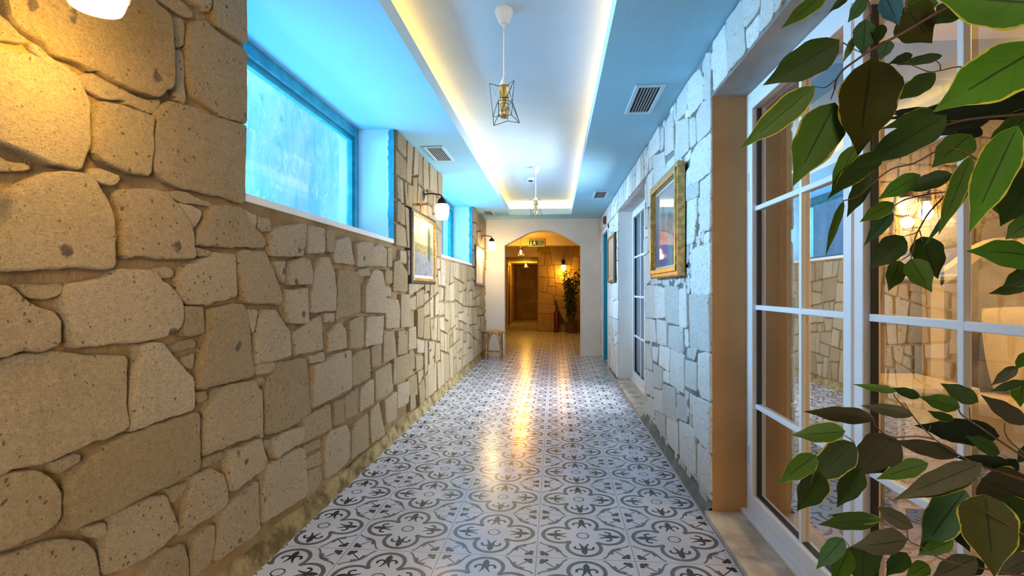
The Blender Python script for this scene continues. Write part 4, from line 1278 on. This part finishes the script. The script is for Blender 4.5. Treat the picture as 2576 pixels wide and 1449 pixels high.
# ------------------------------------------------------------------ ficus in the foreground
fic = thing('ficus_tree', 'variegated green ficus tree close to the camera along the right edge', 'potted plant', (.66, .30, 0))
FO = Vector((.66, .30, 0))
V1 = (1776, 0, 2.0); V2 = (1776, 725, 2.0)
DG_, MG, BG, OL, BR, TE, PA_, BL, VD_, GY = 'DG', 'MG', 'BG', 'OL', 'BR', 'TE', 'PA', 'BL', 'VD', 'GY'
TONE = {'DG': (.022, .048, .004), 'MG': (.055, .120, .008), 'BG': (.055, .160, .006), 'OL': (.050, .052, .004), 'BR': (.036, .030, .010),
        'TE': (.045, .120, .050), 'PA': (.18, .32, .10), 'BL': (.05, .20, .32), 'VD': (.007, .014, .003), 'GY': (.075, .072, .040)}  # tones include how each leaf is lit, one by blue light
LV1 = """672,200 285,430 190 DG 0;550,430 168,752 150 MG 1;650,515 435,940 235 MG 1;830,295 765,785 300 OL 0;802,95 790,285 105 TE 0;
900,-30 972,130 110 BL 0;1010,45 1138,218 200 OL 0;1300,15 1128,128 110 DG 0;1170,15 950,70 90 MG 0;890,122 848,232 60 DG 0;
920,200 875,305 75 TE 0;1040,275 915,322 52 DG 0;1190,280 955,328 52 DG 0;1155,365 955,505 105 DG 0;1720,215 1140,565 300 BG 1;
1770,20 1120,-40 270 BG 1;1680,500 890,600 120 VD 0;1210,580 760,850 170 DG 0;1150,560 880,650 85 DG 0;752,728 628,985 95 MG 0;
885,755 608,1003 115 DG 0;820,870 708,1095 90 DG 0;692,1010 600,1295 42 MG 0;1080,878 862,1004 98 BG 0;1245,878 982,966 92 DG 0;
942,1018 772,1118 84 MG 0;938,1062 792,1238 72 TE 0;996,1188 822,1358 135 DG 0;1085,1190 1168,1405 145 DG 0;978,1312 918,1465 95 MG 0;
1028,1303 1138,1472 120 MG 0;1570,630 1322,1175 190 BG 1;1335,780 1168,1185 95 MG 1;1325,950 1085,1255 40 TE 0;1335,675 1135,845 155 MG 0;
1670,1290 1308,1264 155 BG 0;1650,870 1480,1140 170 DG 0;1445,935 1515,1115 80 MG 1;1640,1110 1505,1205 110 MG 0;1650,1360 1485,1452 95 DG 0;
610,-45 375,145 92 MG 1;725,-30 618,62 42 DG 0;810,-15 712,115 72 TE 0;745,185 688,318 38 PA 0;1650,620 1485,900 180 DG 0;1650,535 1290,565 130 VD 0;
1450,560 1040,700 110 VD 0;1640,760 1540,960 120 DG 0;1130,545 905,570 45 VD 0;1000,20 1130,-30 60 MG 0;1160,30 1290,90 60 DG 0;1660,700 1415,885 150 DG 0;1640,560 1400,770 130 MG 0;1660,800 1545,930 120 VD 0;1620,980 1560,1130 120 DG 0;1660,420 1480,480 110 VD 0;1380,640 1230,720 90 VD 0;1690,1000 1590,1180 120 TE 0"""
LV2 = """850,662 488,620 92 BR 0;1045,640 775,590 70 GY 0;702,720 425,738 112 MG 1;748,778 522,990 168 DG 1;555,838 362,985 112 MG 1;
955,752 745,950 195 BR 0;775,905 658,1105 120 DG 0;575,925 458,1122 145 DG 0;960,520 735,482 44 MG 0;1078,548 925,500 56 DG 0;
1278,602 1070,545 92 MG 0;1372,572 1178,478 92 DG 0;1245,670 1112,615 52 DG 0;1478,745 1045,690 145 VD 0;1275,842 925,765 90 BR 0;
1120,880 855,962 100 MG 1;1390,880 935,1070 125 GY 0;1365,930 1000,1060 85 OL 1;1305,1015 1072,1335 185 TE 1;1402,1035 1452,1455 255 OL 1;
1385,960 1680,1090 235 BR 0;1500,1040 1580,1215 150 DG 1;692,1258 553,1415 95 TE 0;718,1315 628,1500 105 MG 0;1015,1265 725,1300 130 GY 0;
800,1290 790,1520 175 DG 0;880,1170 562,1190 92 DG 0;885,1165 605,1140 60 MG 1;1045,1205 858,1098 88 GY 0;1245,1268 1062,1345 78 MG 0;
1360,1355 1128,1465 115 GY 0;1400,1380 1230,1430 90 VD 0;1640,1350 1465,1445 100 GY 0;1568,395 1432,492 58 GY 0;1600,460 1582,600 95 MG 1;
1620,320 1558,412 52 MG 0;1620,685 1380,535 92 BR 0;1640,-25 1420,28 62 DG 0;1540,890 1250,850 70 VD 0;1600,470 1425,520 50 DG 0;
1480,830 1300,740 80 DG 0;1330,1120 1200,1240 120 VD 0;1480,1290 1560,1400 90 DG 0;1010,1330 905,1450 90 DG 0;1250,1180 1330,1330 80 VD 0;1660,1180 1560,1330 140 OL 1;1700,780 1560,880 90 DG 0;1120,1390 1000,1460 80 MG 0;1560,860 1430,960 80 VD 0"""
lm = {'v': [], 'f': [], 'uv': [], 'tone': [], 'edge': []}
rng = random.Random(17)
BASES = []
def leaf(p0, p1, width, tone, edge, view):
    ax = p1 - p0; L = ax.length; ax.normalize()
    side_ = ax.cross(view).normalized()
    nor = side_.cross(ax).normalized()
    roll = rng.uniform(-.5, .5)
    side2 = side_ * cos(roll) + nor * sin(roll); nor2 = nor * cos(roll) - side_ * sin(roll)
    width = width / max(.75, cos(roll))
    droop = rng.uniform(-.05, .05) * L; fold = rng.uniform(.10, .35)
    NL, cols = 14, (-1, -.86, -.5, 0, .5, .86, 1)
    o = len(lm['v'])
    for i in range(NL + 1):
        t = i / NL
        # egg-shaped blade ending in a drawn-out tip
        w = sin(pi * min(1, t ** .72)) ** .80 if t < 1 else 0
        w *= 1 - .22 * t
        if t > .7: w *= 1 - .5 * ((t - .7) / .3) ** .8
        w = w * width / 2 if 0 < i < NL else .0
        c_ = p0 + ax * (L * t) + nor2 * (droop * 4 * t * (1 - t))
        for k in cols:
            ww = k * w * (1 + .05 * sin(t * 19 + k * 3))
            lm['v'].append(c_ + side2 * ww + nor2 * (abs(k) * fold * w - .15 * fold * w * k * k))
    nc = len(cols)
    for i in range(NL):
        for j in range(nc - 1):
            a_ = o + i * nc + j
            lm['f'].append((a_, a_ + 1, a_ + nc + 1, a_ + nc))
            u0, u1 = i / NL, (i + 1) / NL; w0, w1 = (cols[j] + 1) / 2, (cols[j + 1] + 1) / 2
            lm['uv'] += [(u0, w0), (u0, w1), (u1, w1), (u1, w0)]
            lm['tone'].append(tone); lm['edge'].append(edge)
for (ox, oy, sc), txt in ((V1, LV1), (V2, LV2)):
    for row in txt.replace('\n', '').split(';'):
        b_, t_, w, tn, eg = row.split()
        bx_, by_ = map(float, b_.split(',')); tx_, ty_ = map(float, t_.split(','))
        px = hypot(bx_ - tx_, by_ - ty_) / sc
        zc = min(.60, max(.33, F * .088 / px)) * rng.uniform(.95, 1.05)
        if oy: zc = min(zc, .58)
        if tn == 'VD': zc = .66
        dz = rng.uniform(-.015, .02)
        p0 = at_depth(ox + bx_ / sc, oy + by_ / sc, zc); p1 = at_depth(ox + tx_ / sc, oy + ty_ / sc, zc + dz)
        k = rng.uniform(.60, .82); tone = tuple(c * k for c in TONE[tn])
        view = (p0 + p1) / 2 - Vector((0, 0, H)); view.normalize()
        leaf(p0 - FO, p1 - FO, float(w) / sc / F * zc, tone, rng.uniform(.05, .085) if eg == '1' else (rng.choice((0, 0, .03))), view)
        BASES.append(p0)
me = bpy.data.meshes.new('foliage')
me.from_pydata([tuple(p) for p in lm['v']], [], lm['f'])
uvl = me.uv_layers.new(name='UVMap')
for i, q in enumerate(lm['uv']): uvl.data[i].uv = q
at = me.attributes.new('leaf_tone', 'FLOAT_COLOR', 'FACE')
for i, t_ in enumerate(lm['tone']): at.data[i].color = (*t_, 1)
at = me.attributes.new('leaf_edge', 'FLOAT', 'FACE'); at.data.foreach_set('value', lm['edge'])
me.materials.append(LEAF)
me.polygons.foreach_set('use_smooth', [True] * len(me.polygons))
fo = bpy.data.objects.new('foliage', me); COL.objects.link(fo); fo.parent = fic

# twigs
BR1 = ["1700,-60 1450,-10 1300,10 1180,55 1000,160 830,252 760,300 690,352 655,405 648,450;.50;12", "652,400 600,440 548,435;.50;5", "648,445 628,500;.50;5", "690,215 740,245 790,270;.50;5",
       "1750,560 1599,575 1330,600 1170,640 1060,690 960,740;.60;12", "1599,830 1450,865 1330,780 1200,745 1050,820 930,852 830,930 760,990 690,1010;.56;8",
       "1599,840 1450,870 1320,920 1230,960 1100,980 1000,1005 940,1040;.58;8", "1230,958 1130,1060 1085,1130 1055,1190 1035,1270 980,1310;.55;7", "1080,1140 1060,1170 1000,1188;.55;5",
       "1075,1160 1090,1215;.55;5", "1035,1275 1032,1305;.55;5", "1400,380 1330,352 1270,336 1180,355 1120,360 1030,325;.60;6", "1180,355 1176,322 1150,302;.60;5", "1120,980 1125,950;.58;5",
       "1599,1290 1640,1290;.5;6", "800,-40 830,60 800,110;.52;8", "1000,60 1020,-40;.52;7"]
BR2 = ["1750,960 1599,850 1480,770 1380,700 1290,640 1270,605;.52;9", "1330,660 1325,600;.52;5", "1599,830 1530,770 1503,720 1505,680;.50;6", "1145,755 1080,690 1040,640 1000,580;.55;6",
       "950,752 900,735 850,690 845,660;.54;6", "1150,760 1060,745 950,752;.56;7", "745,775 720,755 690,735;.52;5", "1040,640 960,560 945,530;.55;5", "1400,900 1290,850 1150,760;.57;8",
       "1330,1400 1180,1360 1080,1300 1020,1270 1015,1205;.52;7", "1015,1265 950,1210 870,1170;.52;5", "720,1310 715,1290 690,1260;.5;4", "1599,1240 1500,1180 1400,1120;.5;8", "1600,1449 1450,1420 1330,1400;.52;9",
       "1130,690 1120,720;.55;5"]
ends = []
for (ox, oy, sc), lst in ((V1, BR1), (V2, BR2)):
    for row in lst:
        pts, zc, th = row.split(';'); zc = float(zc)
        P = []
        for q in pts.split():
            x, y = map(float, q.split(',')); P.append(at_depth(ox + x / sc, oy + y / sc, zc) - FO)
        # smooth a little
        Q = []
        for i in range(len(P) - 1):
            for k in range(4):
                t = k / 4; a_ = P[max(0, i - 1)]; b_ = P[i]; c_ = P[i + 1]; d_ = P[min(len(P) - 1, i + 2)]
                Q.append(.5 * ((2 * b_) + (c_ - a_) * t + (2 * a_ - 5 * b_ + 4 * c_ - d_) * t * t + (3 * b_ - a_ - 3 * c_ + d_) * t ** 3))
        Q.append(P[-1])
        r0 = float(th) * 1.35 / sc / F * zc / 2
        m = MB(); m.tube(Q, [r0 * (1 - .45 * i / (len(Q) - 1)) for i in range(len(Q))], 7)
        if float(th) >= 8: ends.append((Q[0], r0))
        build('branch', m, BARK, fic, smooth=60)
# trunk outside the frame carrying the boughs
m = MB()
trunk = [Vector((0, 0, .25)), Vector((.01, .0, .6)), Vector((-.005, .01, 1.0)), Vector((.01, .005, 1.4)), Vector((0, .01, 1.8)), Vector((.01, 0, 2.05))]
m.tube(trunk, [.02, .018, .016, .014, .010, .006], 10)
for e, r in ends:
    b_ = Vector((0, 0, max(.45, min(1.9, e.z - .10))))
    m.tube([b_, b_.lerp(e, .5) + Vector((0, 0, .03)), e], [.009, max(r, .005), r], 7)
build('trunk', m, BARK, fic, smooth=60)
build('pot', MB().lathe([(0, 0), (.10, 0), (.11, .02), (.14, .28), (.147, .29), (.147, .31), (.13, .31), (.125, .26), (0, .26)], 28), POTB, fic, smooth=40)

# ------------------------------------------------------------------ lighting
w = bpy.data.worlds.new('world'); SC.world = w; w.use_nodes = True
bg = w.node_tree.nodes['Background']; bg.inputs[0].default_value = (.85, .90, 1.0, 1); bg.inputs[1].default_value = .15

COVE = (1.0, .62, .20)
L_ = TYF - TYN
lamp('cove_strip_left', 'AREA', (TX[0] - .075, (TYF + TYN) / 2, ZC + LIP + .008), 15, (1.0, .48, .06), .04, L_, (pi, 0, 0))
lamp('cove_strip_right', 'AREA', (TX[1] + .075, (TYF + TYN) / 2, ZC + LIP + .008), 14, (1.0, .56, .22), .04, L_, (pi, 0, 0))
lamp('cove_strip_far', 'AREA', ((TX[0] + TX[1]) / 2, TYF + .075, ZC + LIP + .008), 4, (1.0, .68, .28), TX[1] - TX[0] + .2, .04, (pi, 0, 0))
# added fill behind the camera, aimed at the left wall
lamp('corridor_fill', 'AREA', (.55, -1.6, 1.3), 31, (1.0, .85, .63), 1.0, 1.4, (radians(80), 0, radians(34)), spread=radians(100))
# added fill in front of the farther glazed door, brightens the left wall
lamp('door_recess_fill', 'AREA', (.985, 5.81, 1.15), 70, (.86, .95, 1.0), 1.8, 1.3, (0, radians(90), 0), spread=radians(125))
for y in (4.88, 8.78):
    lamp('sconce_glow', 'POINT', (XL + .215, y, 1.80), 7 if y < 6 else 20, (1.0, .66, .28), .05)
lamp('sconce_glow', 'POINT', (XL + .215, 1.135, 1.79), 9, (1.0, .60, .09), .05)
# bedroom
lamp('bedroom_glow', 'POINT', (2.06, BY1 - .15, 1.66), 22, (1.0, .58, .14), .05)
lamp('bedroom_fill', 'AREA', (3.0, 1.2, 2.6), 48, (1.0, .64, .26), .6, .6, (0, 0, 0))  # added overhead fill, out of view, to brighten the bedroom
# lobby
lamp('lobby_glow', 'POINT', (PA.x, 11.9, PA.z - .12), 48, (1.0, .47, .04), .06)
lamp('lobby_glow', 'POINT', (PB_.x, 17.6, PB_.z - .12), 30, (1.0, .47, .04), .06)
lamp('lobby_glow', 'POINT', (SP.x, 14.45, 1.68), 18, (1.0, .47, .04), .05)

SC.view_settings.view_transform = 'Standard'
SC.view_settings.look = 'None'
SC.view_settings.exposure = 0.3
SC.cycles.use_denoising = True
SC.cycles.max_bounces = 5
SC.cycles.diffuse_bounces = 4
SC.cycles.glossy_bounces = 3
SC.cycles.caustics_reflective = False
SC.cycles.caustics_refractive = False
SC.cycles.use_adaptive_sampling = True
SC.cycles.adaptive_threshold = .13
SC.cycles.adaptive_min_samples = 16
SC.cycles.transparent_max_bounces = 12
SC.cycles.sample_clamp_indirect = 6.0
